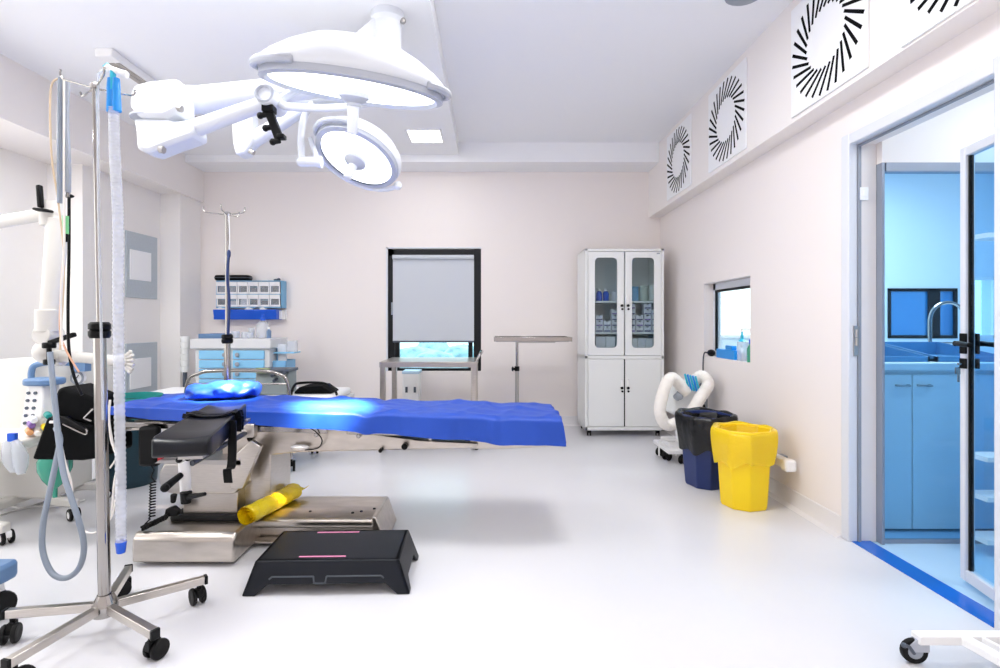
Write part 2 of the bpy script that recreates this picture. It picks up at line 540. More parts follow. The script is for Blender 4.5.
# ceiling fixtures
def panel(x, y, z, sx, sy, lab, energy, grp='square ceiling light panels'):
    t = thing('ceiling_light', lab, 'ceiling light', (x, y, z), 0, None)
    f = MB()
    for a in (-1, 1):
        f.box2((x + a * sx / 2 - .008, y - sy / 2, z - .012), (x + a * sx / 2 + .008, y + sy / 2, z))
        f.box2((x - sx / 2, y + a * sy / 2 - .008, z - .012), (x + sx / 2, y + a * sy / 2 + .008, z))
    f.build('trim_ring', white_m, t)
    MB().box2((x - sx / 2, y - sy / 2, z - .008), (x + sx / 2, y + sy / 2, z)).build('diffuser', panel_m, t)
    L = bpy.data.lights.new('panel_lamp', 'AREA'); L.shape = 'RECTANGLE'; L.size = sx * .9; L.size_y = sy * .9
    L.energy = energy; L.color = (1, .99, .97)
    o = bpy.data.objects.new('panel_lamp', L); col.objects.link(o); o.location = (0, 0, -.02); o.parent = t
panel(-.61, 5.0, CL, .31, .34, 'small square glowing ceiling panel beyond the surgical lamps', 6)
panel(.35, 2.4, CR, .6, .6, 'added unseen square fill light panel above the camera on the right', 26)  # out of view, added to bring more overhead light to mid-room
panel(-3.48, 3.0, 2.5, .3, .5, 'ceiling panel under the low soffit at the left', 24)
panel(.6, .3, CR, .6, .6, 'added unseen square fill light panel behind the camera', 14)  # added fill lamp, no such fixture known behind the camera
panel(-1.5, 2.2, CL, .6, .6, 'added unseen square fill light panel above the camera on the left', 23)  # another overhead fill lamp, added out of view
panel(-2.7, 1.5, CL, .3, .6, 'added unseen fill light panel over the left hand drip stand', 10)  # fill lamp added above the left side, outside the view
t = thing('linear_diffuser', 'long narrow ceiling fixture along the left side behind the lamp arm', 'ceiling fixture', (-2.5, 3.9, CL))
MB().box2((-2.53, 3.46, CL - .05), (-2.43, 4.6, CL)).build('housing', white_m, t, bevel=.006)
MB().box2((-2.515, 3.5, CL - .056), (-2.48, 4.55, CL - .048)).box2((-2.47, 3.5, CL - .056), (-2.445, 4.55, CL - .048)).build('slot', mat('slot_grey', '#a9a39c', .5), t)
MB().box2((-2.54, 3.40, CL - .055), (-2.425, 3.48, CL)).build('end_cap', white_m, t, bevel=.008)
tag(MB().lathe([(.0, -.02), (.09, -.018), (.11, -.006), (.11, 0), (0, 0)], (1.47, 3.05, CR), 24).build('ceiling_vent', grey_m), 'small grey round vent on the ceiling at the top edge', 'ceiling vent')

# ================================================================== DOORWAY AND THE ROOM BEYOND
d = sempty('door_1', (RX, dy1, 0))
f = MB()
cz = dz1 + .035
f.box2((RX - .02, dy1 - .005, 0), (RX + .03, dy1 + .055, cz + .02)); f.box2((RX - .02, dy0 - .06, 0), (RX + .03, dy0 + .005, cz + .02))
f.box2((RX - .018, dy0 + .005, dz1 - .005), (RX + .028, dy1 - .005, cz + .018))
struct('door_casing', f, frame_m, d, bevel=.006)
f = MB()
f.box2((RX + .03, dy1 - .014, 0), (RX + .042, dy1 - .001, dz1 - .004)); f.box2((RX + .031, dy0 + .004, dz1 - .016), (RX + .041, dy1 - .014, dz1 - .005))
struct('door_stop', f, mat('door_stop_grey', '#8f95a1', .45), d)
f = MB()
for z in (1.055, 1.10):
    f.cyl((RX + .02, dy1 - .012, z - .02), (RX + .02, dy1 - .012, z + .02), .009)
f.box2((RX + .005, dy1 - .012, .98), (RX + .035, dy1 - .004, 1.14))
struct('strike_plate', f, dsteel_m, d)
struct('threshold', MB().box2((RX - .0, dy0, -.02), (RX + T - .03, dy1, .004)), bluefloor_m, d)
# the opened glass leaf
hx, hy = RX + T, dy0 + .02
ex, ey = 2.115, 2.36
dl = thing('door_leaf', 'glazed metal door leaf standing open into the blue room', 'door', (hx, hy, 0))
ev = Vector((ex - hx, ey - hy, 0)); ln = ev.length; ev.normalize(); nv = Vector((-ev.y, ev.x, 0))
def lf(u, v, z):
    return Vector((hx, hy, 0)) + ev * u + nv * v + Vector((0, 0, z))
zt = 1.93
lang = math.atan2(ev.y, ev.x)
def vb(b, u0, u1, v, z0, z1):
    c = lf((u0 + u1) / 2, 0, (z0 + z1) / 2)
    return b.box(c, (u1 - u0, v, z1 - z0), lang)
f = MB()
vb(f, ln - .034, ln, .04, .02, zt); vb(f, 0, .034, .04, .02, zt)
vb(f, .034, ln - .034, .038, zt - .04, zt - .001); vb(f, .034, ln - .034, .038, .021, .07)
f.build('leaf_frame', frame_m, dl, bevel=.004)
vb(MB(), ln - .046, ln - .034, .014, .07, zt - .04).build('gasket', black_m, dl)
vb(MB(), .034, ln - .046, .008, .07, zt - .04).build('pane', bluegl2_m, dl)
h = MB()
for s_ in (-1, 1):
    h.cyl(lf(ln - .03, s_ * .02, 1.065), lf(ln - .03, s_ * .06, 1.065), .012)
    h.cyl(lf(ln - .03, s_ * .05, 1.065), lf(ln - .13, s_ * .055, 1.062), .011)
    h.bar(lf(ln - .03, s_ * .024, 1.02), lf(ln - .03, s_ * .024, 1.11), .008, .034)
    h.bar(lf(ln - .03, s_ * .024, .955), lf(ln - .03, s_ * .024, 1.0), .008, .034)
h.build('lever_handle', black_m, dl, bevel=.003)
k = MB()
kp = lf(ln - .03, .045, .975)
k.cyl(lf(ln - .03, .02, .975), kp, .005); k.box(kp + Vector((0, 0, -.03)), (.022, .004, .03)); k.box(kp + Vector((.004, 0, -.06)), (.009, .003, .04))
tag(k.build('key', chrome_m), 'small metal key hanging from the lock of the glass door', 'key')

# vestibule: reveal wall, lintel and blue glass partition
PYY = 2.76
NX0, NX1, NY1, NZ = RX + T, 5.3, 5.2, 2.62
b = MB()
b.box2((NX0 + .002, PYY, 1.991), (NX1, PYY + .06, 2.75)); 
struct('wall_lintel', b, wall_m)
p = sempty('window_3', (NX0, PYY, 0))
f = MB()
f.box2((NX0 + .001, PYY - .002, 0), (NX0 + .014, PYY + .048, 1.99)); f.box2((NX0 + .022, PYY - .003, 1.945), (NX1, PYY + .047, 1.99))
f.box2((NX0 + .022, PYY + .015, 0), (NX1, PYY + .035, .02))
struct('partition_frame', f, mat('partition_metal', '#8d95a3', .4, .3), p)
struct('pane', MB().box2((NX0 + .02, PYY + .02, .02), (NX1, PYY + .03, 1.95)), bluegl_m, p)
tag(MB().box2((NX0 - .095, dy1 - .015, 1.80), (NX0 - .05, dy1 - .004, 1.87)).box2((NX0 - .083, dy1 - .02, 1.82), (NX0 - .062, dy1 - .014, 1.85)).build('wall_switch', white_m, bevel=.003), 'white light switch on the door reveal', 'switch')
b = MB()
b.box2((NX0 - .04, dy0 - 1.2, -.1), (NX1, PYY + .06, -.001)); b.box2((NX0, PYY + .05, -.1), (NX1, NY1 + .2, -.001))
struct('floor_scrub', b, lbluefloor_m)
b = MB()
# far wall of the scrub room with three windows in it
holes = [(2.22, 2.95, 1.0, 1.75), (3.9, 4.58, 1.0, 1.49), (4.66, 4.96, 1.0, 1.60)]
xs = NX0
for (a0, a1, z0, z1) in holes:
    b.box2((xs, NY1, 0), (a0, NY1 + .15, NZ)); b.box2((a0, NY1, 0), (a1, NY1 + .15, z0)); b.box2((a0, NY1, z1), (a1, NY1 + .15, NZ)); xs = a1
b.box2((xs, NY1, 0), (NX1, NY1 + .15, NZ)); b.box2((NX1, PYY, 0), (NX1 + .15, NY1 + .15, NZ))
b.box2((NX1, .8, 0), (NX1 + .15, PYY, NZ)); b.box2((NX0, .7, 0), (NX1 + .15, .8, NZ))
struct('wall_scrub', b, scrub_m)
struct('ceiling_scrub', MB().box2((NX0, PYY, NZ), (NX1 + .15, NY1 + .15, NZ + .1)).box2((NX0, .7, NZ - .1), (NX1 + .15, PYY, NZ)), ceil_m)
for i, (a0, a1, z0, z1) in enumerate(holes):
    w = sempty('window_%d' % (4 + i), ((a0 + a1) / 2, NY1, z0))
    f = MB(); q = .03
    f.box2((a0, NY1 - .01, z0), (a0 + q, NY1 + .04, z1)); f.box2((a1 - q, NY1 - .01, z0), (a1, NY1 + .04, z1))
    f.box2((a0, NY1 - .01, z0), (a1, NY1 + .04, z0 + q)); f.box2((a0, NY1 - .01, z1 - q), (a1, NY1 + .04, z1))
    if i == 1:
        f.box2(((a0 + a1) / 2 + .06, NY1 - .01, z0), ((a0 + a1) / 2 + .17, NY1 + .04, z1))
    struct('window_frame', f, framed_m if i == 1 else white_m, w)
    struct('pane', MB().box2((a0 + .02, NY1 + .01, z0 + .02), (a1 - .02, NY1 + .018, z1 - .02)), see_mat('mirror_blue', '#9cc4e4', .1, .6, '#2f86c4', .05) if i == 1 else glass_m, w)
t = thing('reflection_bars', 'added white bars standing in for reflections in the open door leaf glass', 'shelf', (2.6, 2.6, 0))
for z in (.076, .287, .483, 1.587):  # white boards added to imitate bright reflected lines in the leaf glass
    MB().box2((2.44, 2.60, z - .012), (2.95, 2.72, z + .012)).build('shelf', white_m, t)
for x in (2.94, ):
    MB().box2((x - .015, 2.61, 0), (x + .015, 2.71, 1.7)).build('upright', white_m, t)
    MB().box2((2.62, 2.695, 0), (2.65, 2.715, 1.7)).build('upright', white_m, t)
# things behind the blue glass
c = thing('scrub_counter', 'pale blue base cabinets with worktop behind the glass partition', 'cabinet', (3.0, 2.98, 0))
cy = 2.93
MB().box2((NX0 + .02, cy + .02, .08), (4.6, cy + .62, .89)).build('carcass', white_m, c)
MB().box2((NX0 + .02, cy + .06, 0), (4.6, cy + .6, .08)).build('plinth', grey_m, c)
MB().box2((NX0 + .01, cy - .02, .89), (4.62, cy + .64, .935)).build('worktop', cab_m, c, bevel=.008)
x = NX0 + .025
seam = [2.06, 2.335, 2.62, 2.9, 3.2, 3.5, 3.8, 4.1, 4.6]
for i in range(len(seam) - 1):
    dd = MB().box2((seam[i] + .003, cy, .015), (seam[i + 1] - .003, cy + .02, .87)).build('door', cab_m, c, bevel=.003)
    hxp = seam[i + 1] - .06 if i % 2 == 0 else seam[i] + .06
    MB().tube(smooth_path([(hxp - .03, cy, .81), (hxp - .028, cy - .025, .81), (hxp + .028, cy - .025, .81), (hxp + .03, cy, .81)], 3), .006, 8).build('door_handle', dsteel_m, dd)
for i, x in enumerate((2.28, 2.72)):
    t = thing('scrub_sink', ('blue tinted steel scrub sink nearest the glass frame', 'blue tinted steel scrub sink below the gooseneck tap')[i], 'sink', (x, cy + .3, .935), 0)
    b = MB()
    a0, a1, y0, y1, z1 = x - .2, x + .2, cy + .06, cy + .56, 1.03
    b.prism([(y0, .93), (y1, .93), (y1, z1), (y1 - .03, z1), (y1 - .03, .95), (y0 + .02, .95), (y0 + .02, .965), (y0, .965)], 'x', a0, a1)
    b.prism([(y0, .93), (y1, .93), (y1, z1), (y1 - .05, z1), (y0, .965)], 'x', a0, a0 + .01); b.prism([(y0, .93), (y1, .93), (y1, z1), (y1 - .05, z1), (y0, .965)], 'x', a1 - .01, a1)
    b.build('basin', mat('sink_blue_steel', '#6fa6cc', .25, .4), t)
    MB().lathe([(.0, .952), (.025, .953), (.03, .951)], (x, cy + .3, 0), 16).build('drain', chrome_m, t)
t = thing('gooseneck_tap', 'tall chrome gooseneck tap standing behind the sinks', 'tap', (2.93, cy + .6, .935))
tx = 2.93; ty = cy + .6
MB().cyl((tx, ty, .935), (tx, ty, .99), .025, .02).build('tap_base', chrome_m, t)
pts = [(tx, ty, .98), (tx, ty, 1.14)] + [(tx + .12 - .12 * math.cos(a), ty, 1.17 + .12 * math.sin(a)) for a in [PI * k / 8 for k in range(9)]] + [(tx + .24, ty, 1.12)]
MB().tube(smooth_path(pts, 3), .011, 10).build('spout', chrome_m, t)
MB().cyl((tx, ty - .01, 1.02), (tx + .23, ty - .01, 1.02), .008).build('tap_lever', chrome_m, t)
for i, (x, hh) in enumerate(((2.46, .12), (2.40, .08))):
    tag(MB().lathe([(0, 0), (.025, 0), (.027, .01), (.027, hh * .7), (.01, hh * .85), (.01, hh), (0, hh)], (x, cy + .61, .935), 14).build('soap_bottle', white_m), ('taller soap bottle beside the gooseneck tap', 'short soap bottle left of the gooseneck tap')[i], 'bottle')
t = thing('ceiling_light', 'light panel on the ceiling of the blue room beyond the door', 'ceiling light', (3.2, 4.0, NZ))
MB().box2((2.6, 3.7, NZ - .03), (3.8, 4.3, NZ)).build('diffuser', panel_m, t)
L = bpy.data.lights.new('panel_lamp', 'AREA'); L.shape = 'RECTANGLE'; L.size = 1.1; L.size_y = .55; L.energy = 40
o = bpy.data.objects.new('panel_lamp', L); col.objects.link(o); o.location = (0, 0, -.04); o.parent = t
t = thing('ceiling_light', 'added unseen fill light panel on the vestibule ceiling behind the door', 'ceiling light', (3.0, 2.0, NZ - .1))  # unseen lamp, added to brighten the cabinet fronts behind the glass
MB().box2((2.6, 1.8, NZ - .13), (3.2, 2.3, NZ - .1)).build('diffuser', panel_m, t)
L = bpy.data.lights.new('panel_lamp', 'AREA'); L.shape = 'RECTANGLE'; L.size = .55; L.size_y = .45; L.energy = 11
o = bpy.data.objects.new('panel_lamp', L); col.objects.link(o); o.location = (-.1, .05, -.04); o.parent = t

# pass-through window in the right wall
w = sempty('window_7', (RX, (py0 + py1) / 2, pz0))
f = MB(); xo = RX + T - .05
f.box2((xo, py0, pz0), (xo + .045, py0 + .06, pz1)); f.box2((xo, py1 - .06, pz0), (xo + .045, py1, pz1))
f.box2((xo, py0, pz1 - .06), (xo + .045, py1, pz1)); f.box2((xo, py0, pz0), (xo + .045, py1, pz0 + .05))
struct('window_frame', f, frame_m, w, bevel=.004)
f = MB()
f.box2((xo - .008, py0 + .06, pz0 + .05), (xo + .01, py0 + .08, pz1 - .06)); f.box2((xo - .008, py1 - .08, pz0 + .05), (xo + .01, py1 - .06, pz1 - .06)); f.box2((xo - .008, py0 + .06, pz1 - .08), (xo + .01, py1 - .06, pz1 - .06))
struct('gasket', f, framed_m, w)
struct('pane', MB().box2((xo + .02, py0 + .06, pz0 + .05), (xo + .026, py1 - .06, pz1 - .06)), glass_m, w)
# items on the sill
sx = RX + .035
t = thing('tissue_box', 'bright blue box lying on the sill of the pass through window', 'box', (sx, 4.34, pz0))
MB().box2((sx - .025, 4.17, pz0), (sx + .03, 4.50, pz0 + .075)).build('carton', cblue_m, t, bevel=.005)
MB().box2((sx - .02, 4.22, pz0 + .074), (sx + .02, 4.34, pz0 + .11)).build('opened_flap', cblue_m, t, bevel=.005)
t = thing('black_plug', 'black plug with cable on the far end of the window sill', 'plug', (sx - .01, 4.62, pz0))
MB().ball((sx - .012, 4.63, pz0 + .03), (.03, .055, .03), 14).build('body', black_m, t)
MB().tube(smooth_path([(sx - .03, 4.66, pz0 + .03), (RX - .02, 4.68, pz0 + .02), (RX - .025, 4.69, pz0 - .1), (RX - .012, 4.7, .65), (RX - .012, 4.69, .45)], 6), .006, 8).build('cable', hosed_m, t)
t = thing('pump_bottle', 'white pump bottle on the pass through window sill', 'bottle', (sx, 4.07, pz0))
MB().prism(rrect(.06, .10, .015), 'z', pz0, pz0 + .15, Matrix.Translation((sx, 4.07, 0))).build('bottle_body', clear_m, t, bevel=.004)
MB().lathe([(.03, .15), (.012, .17), (.012, .19), (.008, .20), (.006, .225), (0, .225)], (sx, 4.09, pz0), 14).build('neck', cyan_m, t)
MB().tube(smooth_path([(sx, 4.09, pz0 + .22), (sx, 4.09, pz0 + .245), (sx, 3.97, pz0 + .245), (sx, 3.955, pz0 + .22)], 4), .006, 8).build('pump_spout', white_m, t)
t = thing('spray_bottle', 'small bottle with blue cap at the near end of the window sill', 'bottle', (sx + .0, 3.95, pz0))
MB().lathe([(0, 0), (.028, 0), (.03, .01), (.03, .10), (.015, .13), (.015, .14)], (sx, 3.945, pz0), 16).build('bottle_body', mat('bottle_green', '#3f9a7c', .3), t)
MB().lathe([(.017, .138), (.017, .17), (0, .172)], (sx, 3.945, pz0), 16).build('cap', blue_m, t)

# wall bumper rail behind the yellow bin
t = thing('wall_bumper', 'short white bumper rail on the right wall behind the yellow bin', 'bumper', (RX, 3.5, .28))
MB().box2((RX - .09, 3.30, .245), (RX - .03, 3.95, .305)).build('rail', white_m, t, bevel=.012)
MB().box2((RX - .10, 3.24, .238), (RX - .03, 3.31, .312)).build('end_cap', white_m, t, bevel=.015)
MB().box2((RX - .04, 3.40, .25), (RX, 3.46, .30)).box2((RX - .04, 3.75, .25), (RX, 3.81, .30)).build('bracket', grey_m, t)
# ================================================================== HELPERS FOR WHEELED THINGS
def caster(par, x, y, zt, r=.032, rz=0.0, fork=black_m, wheel=rubber_m, hub=None, twin=True):
    """swivel caster under zt: fork part with a wheel sub-part; wheel rests on the floor"""
    ca, sa = math.cos(rz), math.sin(rz)
    off = r * .55
    c = Vector((x + ca * off, y + sa * off, r))
    ax = Vector((-sa, ca, 0))
    m = MB()
    m.cyl((x, y, r * 1.75), (x, y, zt), r * .28, n=10)
    m.prism([(-r * .45, r * 1.1), (r * .9, r * 1.0), (r * 1.0, r * 1.5), (r * .5, r * 2.05), (-r * .45, r * 2.05)], 'y', -r * .32, r * .32,
            Matrix.Translation((x, y, 0)) @ Matrix.Rotation(rz, 4, 'Z'))
    f = m.build('caster', fork, par, bevel=.002)
    m = MB()
    for s_ in ((-1, 1) if twin else (0,)):
        a = c + ax * (s_ * r * .52)
        m.lathe([(r * .55, -r * .24), (r * .93, -r * .22), (r, -r * .12), (r, r * .12), (r * .93, r * .22), (r * .55, r * .24)], n=20,
                M=Matrix.Translation(a) @ rot_to(ax).to_4x4(), closed=False)
        m.lathe([(0, -r * .2), (r * .56, -r * .24)], n=20, M=Matrix.Translation(a) @ rot_to(ax).to_4x4(), mi=1)
        m.lathe([(r * .56, r * .24), (0, r * .2)], n=20, M=Matrix.Translation(a) @ rot_to(ax).to_4x4(), mi=1)
    m.build('wheel', [wheel, hub or wheel], f)
    return f

# ================================================================== DRIP STANDS
def drip_stand(label, x, y, H, mid, legr, angles, lean, hooks, r0, r1, cast=True, zleg=.105):
    t = thing('drip_stand', label, 'drip stand', (x, y, 0))
    L = Vector((lean[0], lean[1], 0))
    top = lambda z: Vector((x, y, z)) + L * (z / H)
    MB().tube([top(.10), top(mid)], r0, 20).build('lower_pole', chrome_m, t)
    MB().tube([top(mid - .02), top(H)], r1, 16).build('upper_pole', chrome_m, t)
    MB().lathe([(0, -.03), (r0 * 1.5, -.03), (r0 * 1.75, -.02), (r0 * 1.75, -.004), (r0 * 1.5, 0), (r0 * 1.75, .004), (r0 * 1.75, .022), (r0 * 1.4, .03), (0, .03)], top(mid), 12).build('height_collar', black_m, t)
    MB().lathe([(r0, .15), (r0 * 1.25, .15), (r0 * 2.0, .118), (r0 * 2.1, .11), (r0 * 2.0, .075), (0, .07)], (x, y, 0), 24).build('hub', chrome_m, t)
    for a in angles:
        a = math.radians(a)
        d = Vector((math.cos(a), math.sin(a), 0)); c = Vector((x, y, zleg))
        lg = MB().bar(c + d * .02, c + d * legr + Vector((0, 0, -.006)), .027, .03).build('leg', steel_m, t, bevel=.002)
        MB().bar(c + d * legr + Vector((0, 0, -.006)), c + d * (legr + .012) + Vector((0, 0, -.006)), .03, .033).build('end_cap', black_m, lg, bevel=.002)
        p = c + d * (legr - .018)
        caster(t, p.x, p.y, zleg - .012, .034, a + 2.2 + random.uniform(-.5, .5))
    for (hx_, hy_, hz_, tip) in hooks:
        e = top(H) + Vector((hx_, hy_, hz_))
        s0 = top(H - .012)
        m = MB()
        m.tube(smooth_path([s0, s0.lerp(e, .5), s0.lerp(e, .9), e + Vector((0, 0, .012)), e + Vector((0, 0, tip))], 4), .0035, 8)
        m.ball(e + Vector((0, 0, tip)), .005, 8)
        m.build('hook', chrome_m, t)
    MB().lathe([(0, -.012), (r1 * 1.5, -.012), (r1 * 1.8, 0), (r1 * 1.3, .008), (0, .01)], top(H), 16).build('top_cap', dsteel_m, t)
    return t
IVX, IVY = -1.43, 1.97
pt = lambda px, py, Y=IVY: W(px, py, Y)
stand = drip_stand('tall chrome drip stand in the foreground with hoses on its hooks', IVX, IVY, 2.04, 1.13, .33, (40, 112, 187, 258, 330), (-.038, .0),
                   [(-.145, .02, .035, .03), (.155, -.01, -.045, .02), (.10, -.09, .0, .02), (-.13, .10, .0, .015)], .0205, .0095)
# plain drip stand beyond the table
stand2 = drip_stand('slim grey drip stand rising behind the operating table', -1.715, 3.46, 1.87, 1.05, .28, (100, 172, 244, 316, 28), (.0, .0),
                    [(-.155, .0, .01, .03), (.115, .0, .005, .03), (.02, -.12, -.0, .03), (.02, .12, 0, .03)], .020, .013)
m = MB()
q = [(-1.69, 3.43, 1.86), (-1.685, 3.43, 1.70), (-1.69, 3.43, 1.60)]
m.tube(q, .003, 6)
m.build('strap_string', white_m, stand2)
m = MB().tube(smooth_path([(-1.69, 3.43, 1.60), (-1.70, 3.43, 1.45), (-1.688, 3.43, 1.3), (-1.695, 3.43, 1.08)], 6), .009, 8)
m.ball((-1.69, 3.43, 1.60), (.014, .008, .03), 10)
tag(m.build('lanyard', mat('navy_strap', '#1c3260', .6)), 'dark blue lanyard hanging down the slim drip stand', 'lanyard')

# hoses hanging from the foreground drip stand --------------------------------
bh = thing('breathing_hose', 'clear corrugated breathing hose with blue connector hung on drip stand', 'hose', pt(115, 340, 1.93))
hp = smooth_path([pt(113.5, 108, 1.93), pt(115, 160, 1.93), pt(118, 220, 1.93), pt(118, 300, 1.93), pt(119, 380, 1.93), pt(120.5, 470, 1.93), pt(121, 543, 1.93)], 70)
MB().tube(hp, lambda t_, i: .0165 + .0016 * (1 if i % 4 < 2 else 0), 14).build('corrugated_tube', milk_m, bh)
c = MB()
for dx in (-.008, .012):
    a = pt(113.5, 112, 1.93) + Vector((dx, 0, 0)); b_ = pt(113, 84, 1.93) + Vector((dx, 0, 0))
    c.cyl(a, b_, .016, .012, 14); c.cyl(pt(113, 90, 1.93) + Vector((dx, 0, .0)), pt(113, 78, 1.93) + Vector((dx, 0, 0)), .014, .011, 14)
c.build('blue_connector', cblue_m, bh, bevel=.003)['label'] = 'bright blue twin connector'
c = MB().cyl(pt(113, 90, 1.93), pt(113, 68, 1.93), .012, .009, 12)
c.build('cyan_sleeve', cyan_m, bh)
c = MB().cyl(pt(108, 68, 1.93), pt(127, 75, 1.93), .010, .012, 12)
c.cyl(pt(110, 66, 1.93), pt(106, 70, 1.93), .012, .012, 12)
c.build('white_elbow', white_m, bh)
MB().cyl(pt(105, 68, 1.93), pt(109, 65, 1.93), .010, .010, 10).build('cyan_port', cyan_m, bh)
c = MB().cyl(pt(121, 541, 1.93), pt(121, 553, 1.93), .019, .014, 14)
c.build('blue_plug', blue_m, bh, bevel=.003)
tag(MB().tube(smooth_path([pt(107, 68, 1.95), pt(101, 72, 1.95), pt(98, 88, 1.95), pt(98.5, 200, 1.945), pt(101, 320, 1.94), pt(103, 420, 1.93)], 8), .0045, 8).build('drip_line', clear_m), 'thin clear line running down beside the foreground pole', 'tube')

hk = 2.08
ms = [('grey_gas_hose', 'pale grey flat hose bundle hanging from the left hook', hoseg_m, .010, [(61, 78), (60, 130), (60, 170), (60, 203)], 2.05),
      ('grey_gas_hose', 'darker grey hose hanging right of the pale hose bundle', grey_m, .010, [(67, 80), (66, 120), (68, 160), (68, 192)], 2.05),
      ('tan_tube', 'thin tan tube at the far left of the hanging bundle', tan_m, .0035, [(60, 78), (52, 84), (50, 110), (52, 160), (58, 200), (64, 260), (61, 330), (60, 350)], 2.05),
      ('tan_tube', 'thin orange tinted tube hanging behind the black cord', mat('tan_pink', '#d9a98c', .5), .0035, [(64, 250), (61, 290), (60, 330), (66, 350), (79, 372)], 2.10),
      ('white_tube', 'thin white tube hanging in the middle of the bundle', cream_m, .004, [(64, 79), (64, 140), (64, 200), (64, 250), (61, 300), (62, 345)], 2.04),
      ('hanging_cable', 'long black cord hanging from a black clip by the drip stand', black_m, .006, [(69, 197), (69, 250), (68, 310), (69, 350), (74, 376), (82, 395)], 2.30)]
for (nm, lab, mm, r, pts, Y) in ms:
    tag(MB().tube(smooth_path([W(a, b_, Y) for a, b_ in pts], 8), r, 10).build(nm, mm), lab, 'hose')
t = thing('hose_clip', 'small black clip at the end of the darker grey hose', 'clip', W(69, 196, 2.05))
MB().ball(W(69, 196, 2.08), (.018, .016, .008), 12).build('clip_disc', black_m, t)
MB().cyl(W(68, 188, 2.07), W(68, 197, 2.07), .009, .007).build('clip_ferrule', chrome_m, t)
t = thing('green_connector', 'green and black inline connector on the hanging tubes', 'connector', W(65, 230, 2.04))
MB().cyl(W(65.5, 216, 2.08), W(65.5, 234, 2.08), .011, .011).build('green_sleeve', green_m, t)
MB().cyl(W(65.5, 234, 2.08), W(65.5, 242, 2.08), .010, .007).build('black_ferrule', black_m, t)
# the grey loop in front
lp = [(50, 352), (53, 385), (57, 425), (60, 450), (64, 475), (72, 500), (80, 525), (84, 548), (79, 568), (66, 578), (52, 573), (43, 552), (43, 525), (50, 490), (56, 462), (60, 440), (56, 428)]
ds = [2.25, 2.24, 2.22, 2.20, 2.18, 2.16, 2.15, 2.15, 2.15, 2.15, 2.16, 2.17, 2.18, 2.2, 2.23, 2.26, 2.3]
tag(MB().tube(smooth_path([W(a, b_, y) for (a, b_), y in zip(lp, ds)], 8), .011, 12).build('grey_hose', hoseg_m), 'thick grey hose hanging in a long teardrop loop', 'hose')
wl_ = [('white_cable', 'white cable curving from the tray down to the floor by the pole', cream_m, .006, [(50, 422), (58, 424), (60, 440), (64, 460), (70, 480), (72, 492)], 2.27),
       ('white_cable', 'thin white cable looping from the grey hose to the pole', cream_m, .004, [(76, 515), (80, 528), (92, 533), (104, 527), (114, 510), (117, 480)], 2.3),
       ('white_cable', 'white cable hanging in front of the teal bin', cream_m, .005, [(110, 400), (109, 420), (113, 445), (118, 462), (114, 485), (112, 515)], 2.42),
       ('white_cable', 'second white cable crossing in front of the teal bin', cream_m, .004, [(108, 405), (111, 440), (117, 455), (110, 468)], 2.40)]
for (nm, lab, mm, r, pts, Y) in wl_:
    tag(MB().tube(smooth_path([W(a, b_, Y) for a, b_ in pts], 8), r, 8).build(nm, mm), lab, 'cable')
for lab, pts in (('white cable lying across the floor behind the grey loop', [(0, 500, 0), (20, 508, 0), (48, 500, 0), (75, 490, 0), (97, 478, 0), (125, 474, 0)]),
                 ('white cable on the floor reaching the left edge of the picture', [(0, 515, 0), (30, 507, 0), (60, 506, 0), (85, 500, 0)])):
    P3 = [W(a, b_, (CAMZ - .006) * F / (b_ - VY)) for a, b_, _ in pts]
    tag(MB().tube(smooth_path(P3, 8), .006, 8).build('floor_cable', white_m), lab, 'cable')

# ================================================================== ANAESTHETIC MACHINE ON THE LEFT
am = thing('anaesthetic_machine', 'white anaesthetic machine with tray and gauges at the left edge', 'machine', (-2.8, 3.1, 0))
b = MB()
b.prism(rrect(.40, .66, .05), 'z', .50, .925, Matrix.Translation((-2.79, 3.34, 0)) @ Matrix.Rotation(PI / 2, 4, 'Z'))
b.build('housing', arm_m, am, bevel=.02)
MB().box2((-3.15, 3.16, .10), (-2.62, 3.5, .50)).build('cabinet_base', arm_m, am, bevel=.02)
b = MB()
for z in (.90, ):
    b.tube(smooth_path([(-2.40, 3.12, .905), (-2.52, 3.10, .925), (-2.66, 3.11, .91), (-2.69, 3.11, .87), (-2.69, 3.11, .80)], 6), .017, 10)
b.box2((-2.45, 3.10, .87), (-2.37, 3.15, .94))
b.build('blue_handle', steelblue_m, am)
g = MB()
for (px, py, r) in ((77, 378, .034), (80, 388, .028)):
    c = W(px, py, 3.125)
    g.cyl(c, c + Vector((0, .03, 0)), r, r, 20); g.torus(c, r, .006, rot_to((0, 1, 0)).to_4x4(), 20, 8, mi=1)
    g.bar(c + Vector((0, -.004, 0)), c + Vector((.012, -.004, .018)), .003, .003, mi=2)
g.build('gauge', [paper_m, grey_m, black_m], am)
MB().prism([(-3.15, .47), (-2.52, .47), (-2.49, .49), (-2.49, .53), (-3.15, .53)], 'y', 2.80, 3.2).build('tray', arm_m, am, bevel=.012)
b = MB()
b.box2((-3.2, 2.74, .07), (-2.62, 2.80, .12)); b.box2((-3.2, 3.42, .07), (-2.50, 3.48, .12)); b.box2((-2.90, 2.74, .07), (-2.82, 3.48, .12))
b.bar((-2.64, 2.77, .10), (-2.50, 2.74, .095), .05, .05)
b.bar((-2.60, 3.15, .10), (-2.42, 3.10, .10), .045, .045)
b.bar((-2.95, 2.98, .1), (-2.95, 2.98, .5), .1, .1)
b.build('base_frame', arm_m, am, bevel=.01)
for (x, y, a) in ((-2.51, 2.76, 2.6), (-3.15, 2.77, .5), (-2.53, 3.45, 1.2), (-3.15, 3.45, 1.2), (-2.45, 3.11, -.6)):
    caster(am, x, y, .08, .036, a, white_m, rubber_m, white_m)
